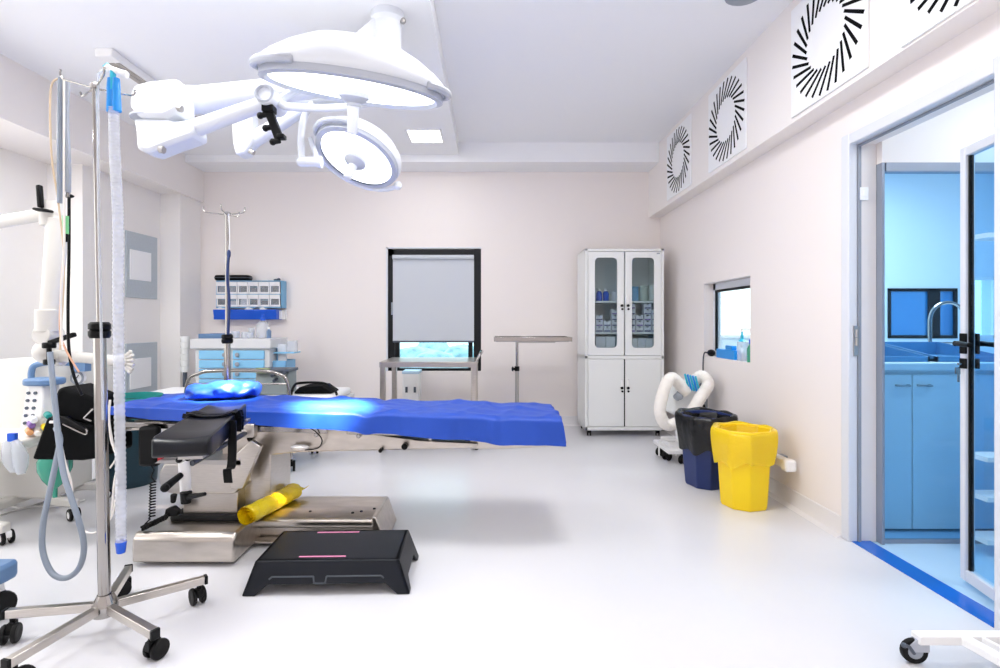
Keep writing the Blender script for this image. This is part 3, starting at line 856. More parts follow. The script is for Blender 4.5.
# flow meter bank standing on the tray
fm = thing('flow_meter_bank', 'slanted white panel with coloured knobs and blue grey handle', 'control panel', W(32, 437, 2.95))
fy = 2.95
b = MB()
Q = [W(18, 437, fy), W(42, 437, fy), W(43, 385, fy), W(27, 385, fy)]
pz = [(q.x, q.z) for q in Q]
b.prism(pz, 'y', fy, fy + .12)
b.build('panel_body', white_m, fm, bevel=.01)
Q = [W(16, 383, fy - .03), W(46, 383, fy - .03)]
MB().prism(rrect(.18, .16, .06), 'z', Q[0].z - .02, Q[0].z + .018, Matrix.Translation(((Q[0].x + Q[1].x) / 2, fy + .06, 0))).build('handle_cap', steelblue_m, fm, bevel=.01)
for i in range(5):
    for j in range(2):
        c = W(29 - i * .9 + j * 7, 393 + i * 7.5, fy)
        MB().cyl(c + Vector((0, -.008, 0)), c, .009, .009, 10).build('indicator_dot', dgrey_m, fm)
for i, (px, py, mm) in enumerate(((45, 416, tealcloth_m), (30, 420, pack_m), (28, 425, purple_m), (42, 428, yellow_m), (26, 432, orange_m), (34, 433, cream_m))):
    c = W(px, py, fy - .05)
    b = MB().cyl(c + Vector((-.03, .05, 0)), c + Vector((.04, -.02, .0)), .018, .016, 12)
    b.build('valve_knob', mm, fm, bevel=.004)
tag(MB().tube(smooth_path([W(50, 420, 2.9), W(57, 425, 2.85), W(62, 440, 2.8), W(66, 470, 2.8)], 6), .013, 10).build('tray_hose', hoseg_m), 'short grey blue hose bending down off the tray front', 'hose')
t = thing('specimen_bag', 'clear plastic bag with blue cap hanging off the tray', 'bag', W(15, 440, 2.72))
MB().prism(rrect(.045, .025, .008), 'z', W(0, 442, 2.72).z, W(0, 434, 2.72).z, Matrix.Translation((W(9, 0, 2.72).x, 2.74, 0))).build('blue_cap', blue_m, t)
b = MB()
for (x0, x1, x2, yb) in ((7, 9, 13, 472), (15, 20, 21, 474)):
    b.tube(smooth_path([W(x0, 441, 2.74), W(x1, 455, 2.73), W(x2, yb - 4, 2.73), W(x2 + .5, yb, 2.73)], 5), lambda t_, i: .018 + .016 * math.sin(PI * min(1, t_ * 1.1 + .05)) ** 2, 12)
b.build('pouch', clear_m, t)
t = thing('breathing_bag', 'translucent teal breathing bag hanging under the black pad', 'bag', W(55, 455, 2.85))
c = W(55, 462, 2.85)
MB().lathe([(.03, .06), (.055, .05), (.078, .01), (.076, -.04), (.055, -.09), (.03, -.125), (.012, -.14), (.011, -.19), (0, -.19)], c, 20).build('bag_body', tealbag_m, t)
MB().lathe([(.03, .055), (.03, .22), (0, .22)], c, 14).build('bag_neck', white_m, t)

# articulated white support arm
sa = thing('support_arm', 'white jointed support arm with black levers on the left', 'support arm', (-2.75, 2.6, 0))
k0 = W(52, 213, 2.45); k1 = W(48, 345, 2.40); k2 = W(122, 357, 2.35)
post = Vector((-2.75, 2.62, 0))
b = MB(); b.cyl((post.x, post.y, .06), (post.x, post.y, W(0, 240, 2.5).z + .1), .03); b.cyl((post.x, post.y, 0), (post.x, post.y, .05), .18, .16, 24)
b.build('post', arm_m, sa)
b = MB(); b.tube([post + Vector((0, 0, W(0, 238, 2.6).z)), W(0, 222, 2.5), k0], .029, 16); b.ball(k0, .05, 16)
b.cyl(k0 + Vector((0, 0, -.06)), k0 + Vector((.0, 0, .05)), .047, .047, 18)
b.build('upper_tube', arm_m, sa)
b = MB(); b.tube([k0 + Vector((.03, 0, -.03)), k1 + Vector((.0, 0, .08))], lambda t_, i: .046 - .012 * t_, 18)
b.cyl(k1 + Vector((0, 0, .16)), k1 + Vector((0, 0, .06)), .048, .048, 18)
b.cyl(k1 + Vector((0, -.04, .045)), k1 + Vector((0, .05, .045)), .042, .042, 16)
b.build('vertical_tube', arm_m, sa, bevel=.004)
b = MB(); b.ball(k1 + Vector((-.005, 0, -.03)), .055, 16); b.tube([k1 + Vector((0, 0, -.05)), (k1 + k2) / 2 + Vector((0, 0, -.03)), k2 + Vector((0, 0, -.02))], .024, 14)
b.cyl(k1 + Vector((.02, 0, -.055)), k1 + Vector((.07, 0, -.058)), .04, .036, 16)
b.build('lower_tube', arm_m, sa)
b = MB()
for i in range(6):
    a = -1.1 + i * .42
    b.tube([k2 + Vector((-.01, 0, -.02)), k2 + Vector((.03, -.01, -.02)) + Vector((.03 * math.cos(a), 0, .055 * math.sin(a)))], .008, 8)
b.ball(k2 + Vector((0, 0, -.02)), .033, 12)
b.build('claw', arm_m, sa)
b = MB()
b.prism([(-.05, 0), (.05, -.012), (.05, -.03), (-.05, -.02)], 'y', -.03, .03, Matrix.Translation(k0 + Vector((.005, -.055, .012))) @ Matrix.Scale(.7, 4))
b.bar(k0 + Vector((-.005, -.055, .012)), k0 + Vector((-.012, -.055, .115)), .02, .024)
b.build('top_lever', black_m, sa, bevel=.008)
b = MB(); c = k1 + Vector((.055, -.06, -.0))
b.cyl(c + Vector((0, 0, -.012)), c + Vector((0, 0, .014)), .026, .026, 14); b.bar(c + Vector((0, 0, .012)), c + Vector((.115, 0, .05)), .022, .02); b.cyl(c + Vector((0, .0, -.06)), c + Vector((0, .0, -.085)), .022, .022, 12)
b.cyl(c + Vector((0, 0, -.08)), c, .01)
b.build('clamp_lever', black_m, sa, bevel=.005)

# black padded support, strap and buckle beyond the left end of the table
ps = thing('leg_support', 'large black padded leg support with chrome buckle left of the table', 'leg support', (-2.12, 2.72, 0))
b = MB()
b.prism([(W(a, c_, 2.7).x, W(a, c_, 2.7).z) for a, c_ in ((63, 387), (70, 386), (100, 398), (100, 425), (62, 418), (60, 398))], 'y', 2.66, 2.86)
b.build('upper_pad', fabricb_m, ps, bevel=.02)
b = MB()
b.prism([(W(a, c_, 2.7).x, W(a, c_, 2.7).z) for a, c_ in ((56, 415), (63, 416), (100, 424), (110, 440), (110, 455), (90, 458), (41, 457))], 'y', 2.64, 2.88)
b.build('lower_pad', fabricb_m, ps, bevel=.015)
b = MB()
b.tube(smooth_path([W(63, 424, 2.62), W(84, 434, 2.62), W(87, 432, 2.62), W(86, 429, 2.62)], 4), .004, 8)
b.tube([W(84, 418, 2.62), W(93, 409, 2.62)], .004, 8); b.tube([W(84, 418, 2.62), W(91, 421, 2.62)], .004, 8)
b.build('buckle', chrome_m, ps)
MB().prism([(W(a, c_, 2.62).x, W(a, c_, 2.62).z) for a, c_ in ((50, 416), (64, 417), (86, 430), (85, 433), (62, 424), (50, 421))], 'y', 2.625, 2.645).build('strap', black_m, ps, bevel=.004)
b = MB(); b.bar((-2.04, 2.78, .60), (-1.80, 2.86, .60), .03, .03); b.cyl((-2.12, 2.78, .52), (-2.12, 2.78, .62), .025)
b.build('support_rod', steel_m, ps)

# teal bin behind
t = thing('waste_bin', 'round dark teal bin with green liner left of the table', 'bin', (-2.58, 3.82, 0))
c = Vector((-2.60, 3.82, 0))
MB().lathe([(0, .0), (.165, 0), (.172, .01), (.205, .55), (.215, .56), (.215, .585), (.20, .585), (.165, .03), (0, .03)], c, 32).build('bin_body', teal_m, t)
b = MB()
n = 40; prof = [(.19, .40), (.205, .60), (.21, .63), (.222, .60), (.224, .50)]
vs = []; fs = []
for i, (r, z) in enumerate(prof):
    for k in range(n):
        a = 2 * PI * k / n
        j = 1 + .03 * math.sin(7 * a + i) * (i > 2)
        vs.append((c.x + r * j * math.cos(a), c.y + r * j * math.sin(a), z + .02 * math.sin(5 * a + 2) * (i == 4)))
for i in range(len(prof) - 1):
    for k in range(n):
        fs.append((i * n + k, i * n + (k + 1) % n, (i + 1) * n + (k + 1) % n, (i + 1) * n + k))
b.add(vs, fs); b.build('liner', tealcloth_m, t)

# blue cart at the lower left edge
t = thing('blue_cart', 'corner of a blue plastic cart at the lower left edge', 'cart', (-2.1, 2.15, 0))
b = MB(); b.prism(rrect(.46, .10, .03), 'z', .155, .225, Matrix.Translation((-2.09, 2.055, 0))); b.build('base_tray', steelblue_m, t, bevel=.014)
b = MB(); b.lathe([(.0, .0), (.035, 0), (.035, .03), (.028, .04), (0, .042)], (-1.965, 2.055, .225), 16); b.build('knob', steelblue_m, t)
b = MB(); b.cyl((-2.28, 2.055, .225), (-2.28, 2.055, .8), .02); b.tube([(-2.28, 2.055, .8), (-2.28, 2.055, .84), (-2.4, 2.055, .86)], .018); b.build('push_handle', white_m, t)
for (x, y) in ((-1.935, 2.055), (-2.26, 2.055)):
    b = MB().prism([(-.03, 0), (.03, 0), (.024, .06), (-.024, .06)], 'y', y - .03, y + .03, Matrix.Translation((x, 0, .10))); b.build('bracket', white_m, t, bevel=.005)
    caster(t, x - .01, y - .01, .12, .055, 1.2, dgrey_m, rubber_m)

# ================================================================== OPERATING TABLE
ot = thing('operating_table', 'stainless steel operating table with wide base and armboard', 'operating table', (-1.2, 2.88, 0))
def tx_(x):                                   # height of the table top surface along X (a slight head-down tilt)
    return .738 - .030 * (x + 1.97)
b = MB()
b.prism([(2.505, .02), (3.23, .02), (3.23, .13), (3.20, .158), (2.53, .158), (2.505, .13)], 'x', -1.695, -1.21)
b.build('base_block', steelh_m, ot, bevel=.012)
b = MB()
b.prism([(2.72, .035), (2.79, .035), (2.79, .105), (2.715, .105), (2.70, .12), (2.70, .145), (2.72, .158), (3.05, .158), (3.06, .14), (3.06, .02), (2.72, .02)], 'x', -1.22, -.60)
b.prism([(-.61, .02), (-.535, .02), (-.585, .158), (-.61, .158)], 'y', 2.72, 3.05)
b.build('base_arm', steelh_m, ot, bevel=.006)
b = MB()
for (x, y) in ((-1.62, 2.6), (-1.3, 2.6), (-1.62, 3.15), (-.68, 2.85), (-1.3, 3.15)):
    b.cyl((x, y, 0), (x, y, .03), .03, .025, 14)
for (x, y) in ((-.95, 2.80), (-.68, 2.80), (-.62, 2.84), (-.72, 2.78)):
    b.cyl((x, y, .157), (x, y, .163), .009, .007, 10)
b.build('foot', rubber_m, ot)
b = MB(); b.prism([(-1.60, 2.66), (-1.20, 2.66), (-1.16, 2.72), (-1.16, 3.12), (-1.62, 3.12), (-1.62, 2.68)], 'z', .155, .185); b.build('column_boot', rubber_m, ot, bevel=.012)
MB().box2((-1.565, 2.70, .18), (-1.285, 3.05, .325)).build('column_foot', steel_m, ot, bevel=.006)
MB().box2((-1.34, 2.78, .18), (-1.15, 3.06, .50)).build('column', steel_m, ot, bevel=.006)
b = MB()
pl = [(W(a, c_, 2.68).x, W(a, c_, 2.68).z) for a, c_ in ((166, 462), (161, 472), (161, 482), (167, 491), (175, 493), (236, 493), (242, 488), (242, 462))]
b.prism(pl, 'y', 2.66, 3.08); b.build('tilt_drum', steel_m, ot, bevel=.01)
pl = [(W(a, c_, 2.68).x, W(a, c_, 2.68).z) for a, c_ in ((158, 462), (162, 459), (243, 459), (243, 464))]
MB().prism(pl, 'y', 2.655, 3.08).build('drum_lid', dsteel_m, ot)
pl = [(W(a, c_, 2.67).x, W(a, c_, 2.67).z) for a, c_ in ((228, 462), (252, 440), (262, 446), (244, 488), (232, 488))]
MB().prism(pl, 'y', 2.655, 2.69).build('side_plate', steel_m, ot, bevel=.004)
# table frame under the pad
ff = lambda pts, Y: [(W(a, c_, Y).x, W(a, c_, Y).z) for a, c_ in pts]
b = MB(); b.prism(ff([(222, 425), (330, 428), (420, 440), (478, 443), (478, 448), (400, 450), (300, 452), (262, 456), (240, 470), (222, 478)], 2.78), 'y', 2.78, 3.14)
b.build('main_frame', steelh_m, ot, bevel=.006)
b = MB(); b.prism(ff([(470, 440), (560, 445), (545, 447), (500, 449), (470, 449)], 2.80), 'y', 2.80, 3.12); b.build('leg_section_frame', steel_m, ot, bevel=.004)
b = MB(); b.prism(ff([(134, 420), (225, 424), (225, 432), (160, 425), (134, 423)], 2.78), 'y', 2.78, 3.14); b.build('head_section_frame', steel_m, ot, bevel=.004)
for y in (2.735, 3.18):
    for (x0, x1) in ((-1.95, -1.45), (-1.29, -.84), (-.74, -.25)):
        b = MB(); b.bar((x0, y, tx_(x0) - .105), (x1, y, tx_(x1) - .105), .012, .03)
        for xx in (x0 + .06, x1 - .06):
            b.cyl((xx, y, tx_(xx) - .13), (xx, y + (.05 if y < 3 else -.05), tx_(xx) - .13), .012, n=10)
        b.build('side_rail', chrome_m, ot, bevel=.003)
b = MB()
for (px, py, r) in ((405, 446, .016), (381, 450, .01)):
    c = W(px, py, 2.76); b.cyl(c + Vector((0, -.02, 0)), c + Vector((0, .03, 0)), r)
b.ball(W(250, 437, 2.76), (.012, .03, .024), 10)
b.build('locking_knob', black_m, ot)
b = MB(); pp = [W(308, 427, 2.70), W(316, 432, 2.71), W(322, 440, 2.74), (W(318, 448, 2.76)), W(305, 450, 2.77)]
b.tube(smooth_path(pp, 6), .003, 6); b.build('earth_wire', black_m, ot)
MB().ball(W(300, 447, 2.75), (.05, .02, .014), 12).build('wire_socket', white_m, ot)
# mattress
b = MB()
N = 12
for (x0, x1) in ((-1.93, -1.40), (-1.39, -.66), (-.65, .34)):
    vs = []
    b.prism([(x0, tx_(x0) - .078), (x1, tx_(x1) - .078), (x1, tx_(x1) - .022), (x0, tx_(x0) - .022)], 'y', 2.725, 3.205)
b.build('mattress', vinylb_m, ot, bevel=.02)
MB().ball((.362, 2.85, tx_(.35) - .06), (.02, .03, .03), 10).build('end_knob', black_m, ot)

# armboard: pad, frame, clamp, straps
ab = bpy.data.objects.new('armboard', None); col.objects.link(ab); ab.parent = ot; ab.location = Vector((-1.15, 2.3, .7)) - ot.location
def abp(u, v, w):      # u across (-.5..+.5 of the width), v 0 near .. 1 far, w height above the pad top
    near = Vector((-1.165, 2.0, .728)); far = Vector((-1.285, 2.60, .762))
    c = near.lerp(far, v); wd = .205 * (1 - v) + .172 * v
    return c + Vector((u * wd, u * wd * .2, w))
b = MB()
vs = []; fs = []
nu = 8; nv_ = 10
def ring(v, sh, top, bot):
    out = []
    for k in range(nu + 1):
        u = -.5 + k / nu
        out.append(abp(u * sh, v, top - .020 * (1 - (2 * u) ** 2 * 0) * 0 - .012 * (1 - abs(2 * u) ** 2)))
    out.append(abp(.5 * sh, v, bot)); out.append(abp(-.5 * sh, v, bot))
    return out
rows = [ring(-.03, .86, -.03, -.06)] + [ring(0, .97, -.006, -.078), ring(.04, 1, 0, -.08)] + [ring(.04 + .92 * i / 6, 1, 0, -.08) for i in range(1, 7)] + [ring(1.0, .96, -.006, -.076)]
m_ = len(rows[0])
for r in rows: vs += r
for i in range(len(rows) - 1):
    for k in range(m_):
        fs.append((i * m_ + k, i * m_ + (k + 1) % m_, (i + 1) * m_ + (k + 1) % m_, (i + 1) * m_ + k))
fs += [tuple(range(m_ - 1, -1, -1)), tuple((len(rows) - 1) * m_ + k for k in range(m_))]
b.add(vs, fs); b.build('armboard_pad', vinylb_m, ab, bevel=.006, smooth=50)
b = MB(); b.bar(abp(.1, .05, -.09), abp(.3, 1.05, -.09), .09, .014); b.build('armboard_plate', dsteel_m, ab)
b = MB()
for v0 in (.60, .66):
    pts = [abp(-.53, v0, -.07), abp(-.53, v0, .004), abp(-.2, v0, -.006), abp(.2, v0, -.006), abp(.53, v0, .006), abp(.54, v0, -.08)]
    pts = smooth_path(pts, 3)
    for i in range(len(pts) - 1):
        b.bar(pts[i], pts[i + 1], .04, .005)
b.build('strap', black_m, ab)
b = MB()
pts = smooth_path([abp(.54, .45, -.01), abp(.57, .42, -.1), abp(.56, .40, -.2), W(227, 470, 2.3), W(228, 483, 2.3)], 5)
for i in range(len(pts) - 1):
    d = (pts[i + 1] - pts[i])
    b.add([pts[i] + Vector((-.018, 0, 0)), pts[i] + Vector((.018, 0, 0)), pts[i + 1] + Vector((.018, 0, 0)), pts[i + 1] + Vector((-.018, 0, 0))] + [p + Vector((0, .006, 0)) for p in (pts[i] + Vector((-.018, 0, 0)), pts[i] + Vector((.018, 0, 0)), pts[i + 1] + Vector((.018, 0, 0)), pts[i + 1] + Vector((-.018, 0, 0)))],
          [(0, 1, 2, 3), (7, 6, 5, 4), (0, 4, 5, 1), (1, 5, 6, 2), (2, 6, 7, 3), (3, 7, 4, 0)])
b.build('strap_tail', black_m, ab, smooth=60)
b = MB(); c0 = W(185, 468, 2.30); c1 = W(249, 431, 2.70)
b.tube([c0 + Vector((.03, 0, .02)), c1], .013, 12); b.build('armboard_rod', mat('rod_dark', '#50545c', .3, .6), ab)
b = MB(); b.cyl(W(184, 461, 2.30), W(186, 495, 2.30), .024, .022, 16); b.cyl(W(183, 452, 2.3), W(184, 462, 2.3), .014); b.build('clamp_body', white_m, ab, bevel=.003)
b = MB(); b.cyl(W(181, 475, 2.28), W(166, 487, 2.2), .013, .017, 12); b.ball(W(165, 488, 2.19), .018, 12)
b.cyl(W(186, 492, 2.27), W(186, 503, 2.27), .024, .02, 14); b.tube([W(188, 497, 2.26), W(205, 494, 2.22)], lambda t_, i: .012 - .004 * t_, 10); b.ball(W(179, 460, 2.28), .014, 10); b.ball(W(188, 458, 2.28), .014, 10)
b.build('clamp_handle', black_m, ab)
b = MB(); c = W(251, 430, 2.69); b.box(c, (.05, .05, .07)); b.cyl(W(240, 432, 2.66), W(252, 431, 2.69), .014); b.build('rail_clamp', steel_m, ab, bevel=.006)

# hand control on the left end with coiled cord
hc = thing('hand_control', 'black hand control with coiled cord hanging at the table end', 'remote control', W(150, 446, 2.70))
c = W(150, 446, 2.70)
MB().box(c, (.10, .05, .205)).build('handset', black_m, hc, bevel=.018)
MB().box(c + Vector((.055, -.0, -.04)), (.02, .03, .09)).build('key_panel', red_m, hc, bevel=.004)
MB().tube([W(136, 423, 2.70), W(164, 423, 2.70)], .006, 8).build('hang_hook', chrome_m, hc)
b = MB(); a0 = W(151, 465, 2.68); a1 = W(153, 482, 2.66); a2 = W(152, 518, 2.55); pts = [a0, W(154, 470, 2.68), W(151, 477, 2.67)]
for i in range(90):
    t_ = i / 89; p = a1.lerp(a2, t_); an = i * .9
    pts.append(p + Vector((.013 * math.cos(an), .013 * math.sin(an), 0)))
pts += [W(145, 524, 2.50)]
b.tube(pts, .0035, 6); b.build('coiled_cord', black_m, hc)
t = thing('power_plug', 'black plug and thick cord lying on the table base', 'plug', W(175, 515, 2.6))
b = MB(); b.prism([(-.02, 0), (.045, .004), (.05, .025), (.02, .05), (-.012, .04)], 'y', -.02, .02, Matrix.Translation(W(170, 516, 2.62))); b.cyl(W(173, 503, 2.62), W(174, 494, 2.62), .011, .016, 10); b.build('plug_body', rubber_m, t, bevel=.006)
b = MB(); p0, p1 = W(168, 516, 2.6), W(142, 527, 2.535); p1.z = .172
pp = []
for i in range(60):
    t_ = i / 59
    pp.append(p0.lerp(p1, t_) + Vector((0, .012 * math.cos(i * 1.1), .010 * math.sin(i * 1.1))))
b.tube(pp, .006, 6); b.build('ribbed_cord', rubber_m, t)

# yellow rolled bag lying over the base
yr = thing('yellow_bag_roll', 'rolled translucent yellow bag lying on the table base', 'bag', (-1.13, 2.78, .2))
p0 = W(246, 516, 2.60); p1 = W(297, 489, 3.02); p0.z = .207; p1.z = .207
ax = (p1 - p0)
b = MB(); R = rot_to(ax)
n = 30; k_ = 26; vs = []; fs = []
for i in range(n + 1):
    t_ = i / n; p = p0 + ax * t_
    for k in range(k_):
        a = 2 * PI * k / k_
        r = .054 * (.93 + .10 * noise.noise(Vector((t_ * 9, math.cos(a) * 1.6, math.sin(a) * 1.6))))
        r *= (1 - .55 * max(0, (t_ - .93) / .07) ** 2)
        v = R @ Vector((r * math.cos(a), r * math.sin(a), 0)); v.z *= .86
        vs.append(p + v)
for i in range(n):
    for k in range(k_):
        fs.append((i * k_ + k, i * k_ + (k + 1) % k_, (i + 1) * k_ + (k + 1) % k_, (i + 1) * k_ + k))
b.add(vs, fs); b.build('outer_wrap', yroll_m, yr, smooth=70)
b = MB(); u = ax.normalized(); x = R.col[0]; yv = R.col[1]; pts = []
for i in range(70):
    a = i * .24; r = .006 + .042 * i / 70
    q = p0 + u * .004 + x * (r * math.cos(a)) + yv * (r * math.sin(a) * .9); pts.append(q)
vs = []; fs = []
for q in pts: vs += [q - u * .004, q + u * .29]
fs = [(2 * i, 2 * i + 1, 2 * i + 3, 2 * i + 2) for i in range(len(pts) - 1)]
b.add(vs, fs); b.build('rolled_layers', yroll_m, yr, smooth=70)
b = MB(); q = p1 + u * .005
vs = [q + x * s_ * .05 + yv * h_ * .012 + u * uu for uu in (-.02, .04) for s_ in (-1, -.5, 0, .5, 1) for h_ in (math.sin(s_ * 5),)]
b.add(vs, [(i, i + 1, i + 6, i + 5) for i in range(4)]); b.build('loose_end', yroll_m, yr, smooth=70, solid=.002)

# ---- blue drape over the table
def drape():
    b = MB()
    nx, ny = 110, 46
    yb, yf = 3.225, 2.70
    vs = []; fs = []
    x0, x1 = -1.985, .372
    prof = []
    for j in range(ny + 1):
        v = j / ny
        if v < .16: prof.append(('b', 1 - v / .16))
        elif v > .80: prof.append(('f', (v - .80) / .20))
        else: prof.append(('t', (v - .16) / .64))
    for i in range(nx + 1):
        s_ = i / nx
        x = x0 + (x1 - x0) * s_
        hf = (.066 + .040 * max(0, min(1, (x + 1.2) / .76)) + .028 * max(0, (x + .46) / .82)) + .005 * math.sin(x * 5 + 1) + .002 * math.sin(x * 17)
        if s_ < .12: hf *= .55 + .45 * s_ / .12
        zt = tx_(x)
        # the sheet sags a little between the table sections
        zt -= .012 * math.exp(-((x + .63) / .03) ** 2) + .006 * math.exp(-((x - .05) / .04) ** 2)
        for j, (kk, t_) in enumerate(prof):
            y = yf + .012 + (yb - yf - .024) * (1 - t_) if kk == 't' else (yf if kk == 'f' else yb)
            z = zt
            if kk == 't':
                e = min(t_, 1 - t_)
                if e < .05: z -= .008 * (1 - e / .05) ** 2
            else:
                z = zt - .006 - (hf if kk == 'f' else .10) * t_
                y += (-1 if kk == 'f' else 1) * (.012 * t_ + .010 * math.sin(x * 9 + 2.0 * math.sin(x * 3)) * t_)
            nn = noise.noise(Vector((x * 3.2, y * 4.0 + z * 4, 1.7))) * .007 + noise.noise(Vector((x * 9 + y * 7, y * 9 - x * 3 + z * 6, 5.2))) * .008
            # diagonal folds
            fold = .006 * max(0, math.sin((x * 1.3 + y * 2.4) * 7)) ** 6 + .007 * max(0, math.sin((x * 2.1 - y * 1.7 + .4 * math.sin(x * 4)) * 8)) ** 8
            fold += .010 * math.exp(-((x + .45 + (y - 2.7) * .9) / .025) ** 2) + .006 * math.exp(-((x - .02 + (y - 2.7) * .1) / .02) ** 2)
            if kk == 't': z += nn + fold
            else: y -= (nn + fold) * (1 if kk == 'f' else -1)
            xx = x
            if i == nx: xx = x + .004 * math.sin(j)
            if s_ < .05 and kk == 't': z -= .03 * (1 - s_ / .05) ** 2
            vs.append((xx, y, z))
    m = ny + 1
    for i in range(nx):
        for j in range(ny):
            fs.append((i * m + j, i * m + j + 1, (i + 1) * m + j + 1, (i + 1) * m + j))
    # end flap hanging over the foot end
    base = len(vs); rows_ = 7
    js = [j for j in range(m)]
    for r in range(1, rows_):
        t_ = r / (rows_ - 1)
        for j in js:
            p = vs[nx * m + j]
            kk, tt = prof[j]
            zbot = tx_(x1) - .006 - .136
            z = p[2] + (min(p[2], zbot) - p[2]) * t_ if p[2] > zbot else p[2]
            vs.append((p[0] + .010 * math.sin(PI * t_ * .5) + .004 * math.sin(j * .7) * t_, p[1], z))
    for r in range(rows_ - 1):
        for j in range(m - 1):
            a = (nx * m + j) if r == 0 else base + (r - 1) * m + j
            c = base + r * m + j
            fs.append((a, a + 1, c + 1, c))
    b.add(vs, fs)
    o = b.build('blue_drape', blue_sheet_m, smooth=80, sub=1)
    return tag(o, 'creased royal blue drape covering the operating table top', 'drape')
drape()
# rolled blue cloth lying on the drape
b = MB()
p0 = Vector((-1.70, 2.98, .765)); p1 = Vector((-1.34, 3.10, .770)); ax = p1 - p0; R = rot_to(ax); n = 34; k_ = 28; vs = []; fs = []
for i in range(n + 1):
    t_ = i / n
    rr = .062 + .022 * math.sin(PI * t_ * .9 + .4) + .012 * noise.noise(Vector((t_ * 6, 3, 0)))
    for k in range(k_):
        a = 2 * PI * k / k_
        r = rr * (1 + .30 * noise.noise(Vector((t_ * 5, math.cos(a) * 1.5, math.sin(a) * 1.5 + 4))) + .10 * noise.noise(Vector((t_ * 15, math.cos(a) * 4, math.sin(a) * 4))))
        if i in (0, n): r *= .45
        v = R @ Vector((r * math.cos(a), r * math.sin(a), 0)); v.y *= 1.5; v.z *= .62
        q = p0 + ax * t_ + v
        q.z = max(q.z, tx_(q.x) + .010)
        vs.append(q)
for i in range(n):
    for k in range(k_):
        fs.append((i * k_ + k, i * k_ + (k + 1) % k_, (i + 1) * k_ + (k + 1) % k_, (i + 1) * k_ + k))
fs += [tuple(range(k_ - 1, -1, -1)), tuple(n * k_ + k for k in range(k_))]
b.add(vs, fs)
tag(b.build('cloth_roll', blue_sheet_m, smooth=80, sub=1), 'crumpled blue cloth roll lying on the drape near the head end', 'cloth')

# ================================================================== STEP STOOL
st = thing('step_stool', 'dark grey plastic step platform with two pink strips on the floor', 'step stool', (-.70, 2.43, 0), math.radians(1.5))
b = MB(); w2, d2, hh = .355, .185, .142; tw, td = .305, .165
# skirted hollow body: front/back with arch cut
def face(y, yt, o):
    prof = [(-w2, 0), (-w2 + .055, 0), (-w2 + .085, .042), (w2 - .085, .042), (w2 - .055, 0), (w2, 0)]
    return prof
def P_(x, z, side):
    f_ = z / hh
    xx = x * (1 - f_) + x * (tw / w2) * f_ if True else x
    yy = (d2 * (1 - f_) + td * f_) * side
    return (xx, yy, z)
prof = [(-w2, 0), (-w2 + .055, 0), (-w2 + .095, .045), (w2 - .095, .045), (w2 - .055, 0), (w2, 0), (w2, hh), (-w2, hh)]
for side in (-1, 1):
    o_ = [P_(x, z, side) for x, z in prof]; i_ = [(p[0], p[1] - side * .02, p[2]) for p in o_]
    n = len(prof)
    b.add(o_ + i_, [tuple(range(n)), tuple(range(2 * n - 1, n - 1, -1))] + [(k, n + k, n + (k + 1) % n, (k + 1) % n) for k in range(n)])
prof2 = [(-d2, 0), (-d2 + .05, 0), (-d2 + .08, .045), (d2 - .08, .045), (d2 - .05, 0), (d2, 0), (d2, hh), (-d2, hh)]
for side in (-1, 1):
    o_ = []
    for y, z in prof2:
        f_ = z / hh; o_.append((side * (w2 * (1 - f_) + tw * f_), y * (1 - f_) + y * td / d2 * f_, z))
    i_ = [(p[0] - side * .02, p[1], p[2]) for p in o_]; n = len(prof2)
    b.add(o_ + i_, [tuple(range(n)), tuple(range(2 * n - 1, n - 1, -1))] + [(k, n + k, n + (k + 1) % n, (k + 1) % n) for k in range(n)])
b.prism(rrect(tw * 2, td * 2, .02), 'z', hh - .02, hh)
b.build('platform', charcoal_m, st, local=True, bevel=.006)
b = MB()
b.box((-.03, -td + .035, hh + .001), (.20, .010, .002)); b.box((-.03, td - .03, hh + .001), (.20, .010, .002))
b.build('pink_strip', pink_m, st, local=True)
b = MB()
def front(x, z, out=.0):
    f_ = z / hh; return Vector((x * (1 - f_ + f_ * tw / w2), -(d2 * (1 - f_) + td * f_) - out, z))
for (xa, za, xb, zb) in ((-.25, .078, -.06, .078), (.0, .078, .25, .078), (-.25, .078, -.26, .068), (.25, .078, .26, .068), (-.06, .078, -.055, .05), (.0, .078, -.005, .05), (-.055, .05, -.005, .05)):
    b.tube([front(xa, za), front(xb, zb)], .0035, 6)
b.build('raised_rib', mat('rib_grey', '#4a5058', .4), st, local=True)
# ================================================================== SURGICAL LAMPS
def disc_matrix(center, n_down):
    z = -Vector(n_down).normalized()
    M = rot_to(z).to_4x4(); M.translation = center
    return M
cam = Vector((0, 0, CAMZ))
sl = thing('surgical_lamp', 'twin headed white ceiling surgical lamp over the operating table', 'surgical lamp', (-.57, 3.0, CL))
hub = Vector((-.585, 3.03, 0))
b = MB(); b.lathe([(0, 0), (.095, 0), (.095, -.04), (.082, -.055), (.078, -.06), (.075, -.30), (.068, -.305), (.068, -.50), (0, -.5)], (hub.x, hub.y, CL), 28)
b.build('ceiling_column', lampw_m, sl)
b = MB(); b.ball((hub.x + .09, hub.y - .02, CL - .05), .018, 10); b.build('column_bolt', dsteel_m, sl)
kn = W(160, 100, 2.55)
b = MB(); b.tube([(hub.x, hub.y, CL - .42), (hub.x - .25, hub.y - .12, CL - .45), kn + Vector((.16, .06, .025)), kn], lambda t_, i: (.062, .062, .066, .07)[i], 20)
b.prism([(W(356, 0, 3.0).x, W(0, 34, 3.0).z), (W(379, 0, 3.0).x, W(0, 14, 3.0).z), (hub.x, W(0, 14, 3.0).z), (hub.x, CL - .5), (W(356, 0, 3.0).x, CL - .5)], 'y', hub.y - .05, hub.y + .05)
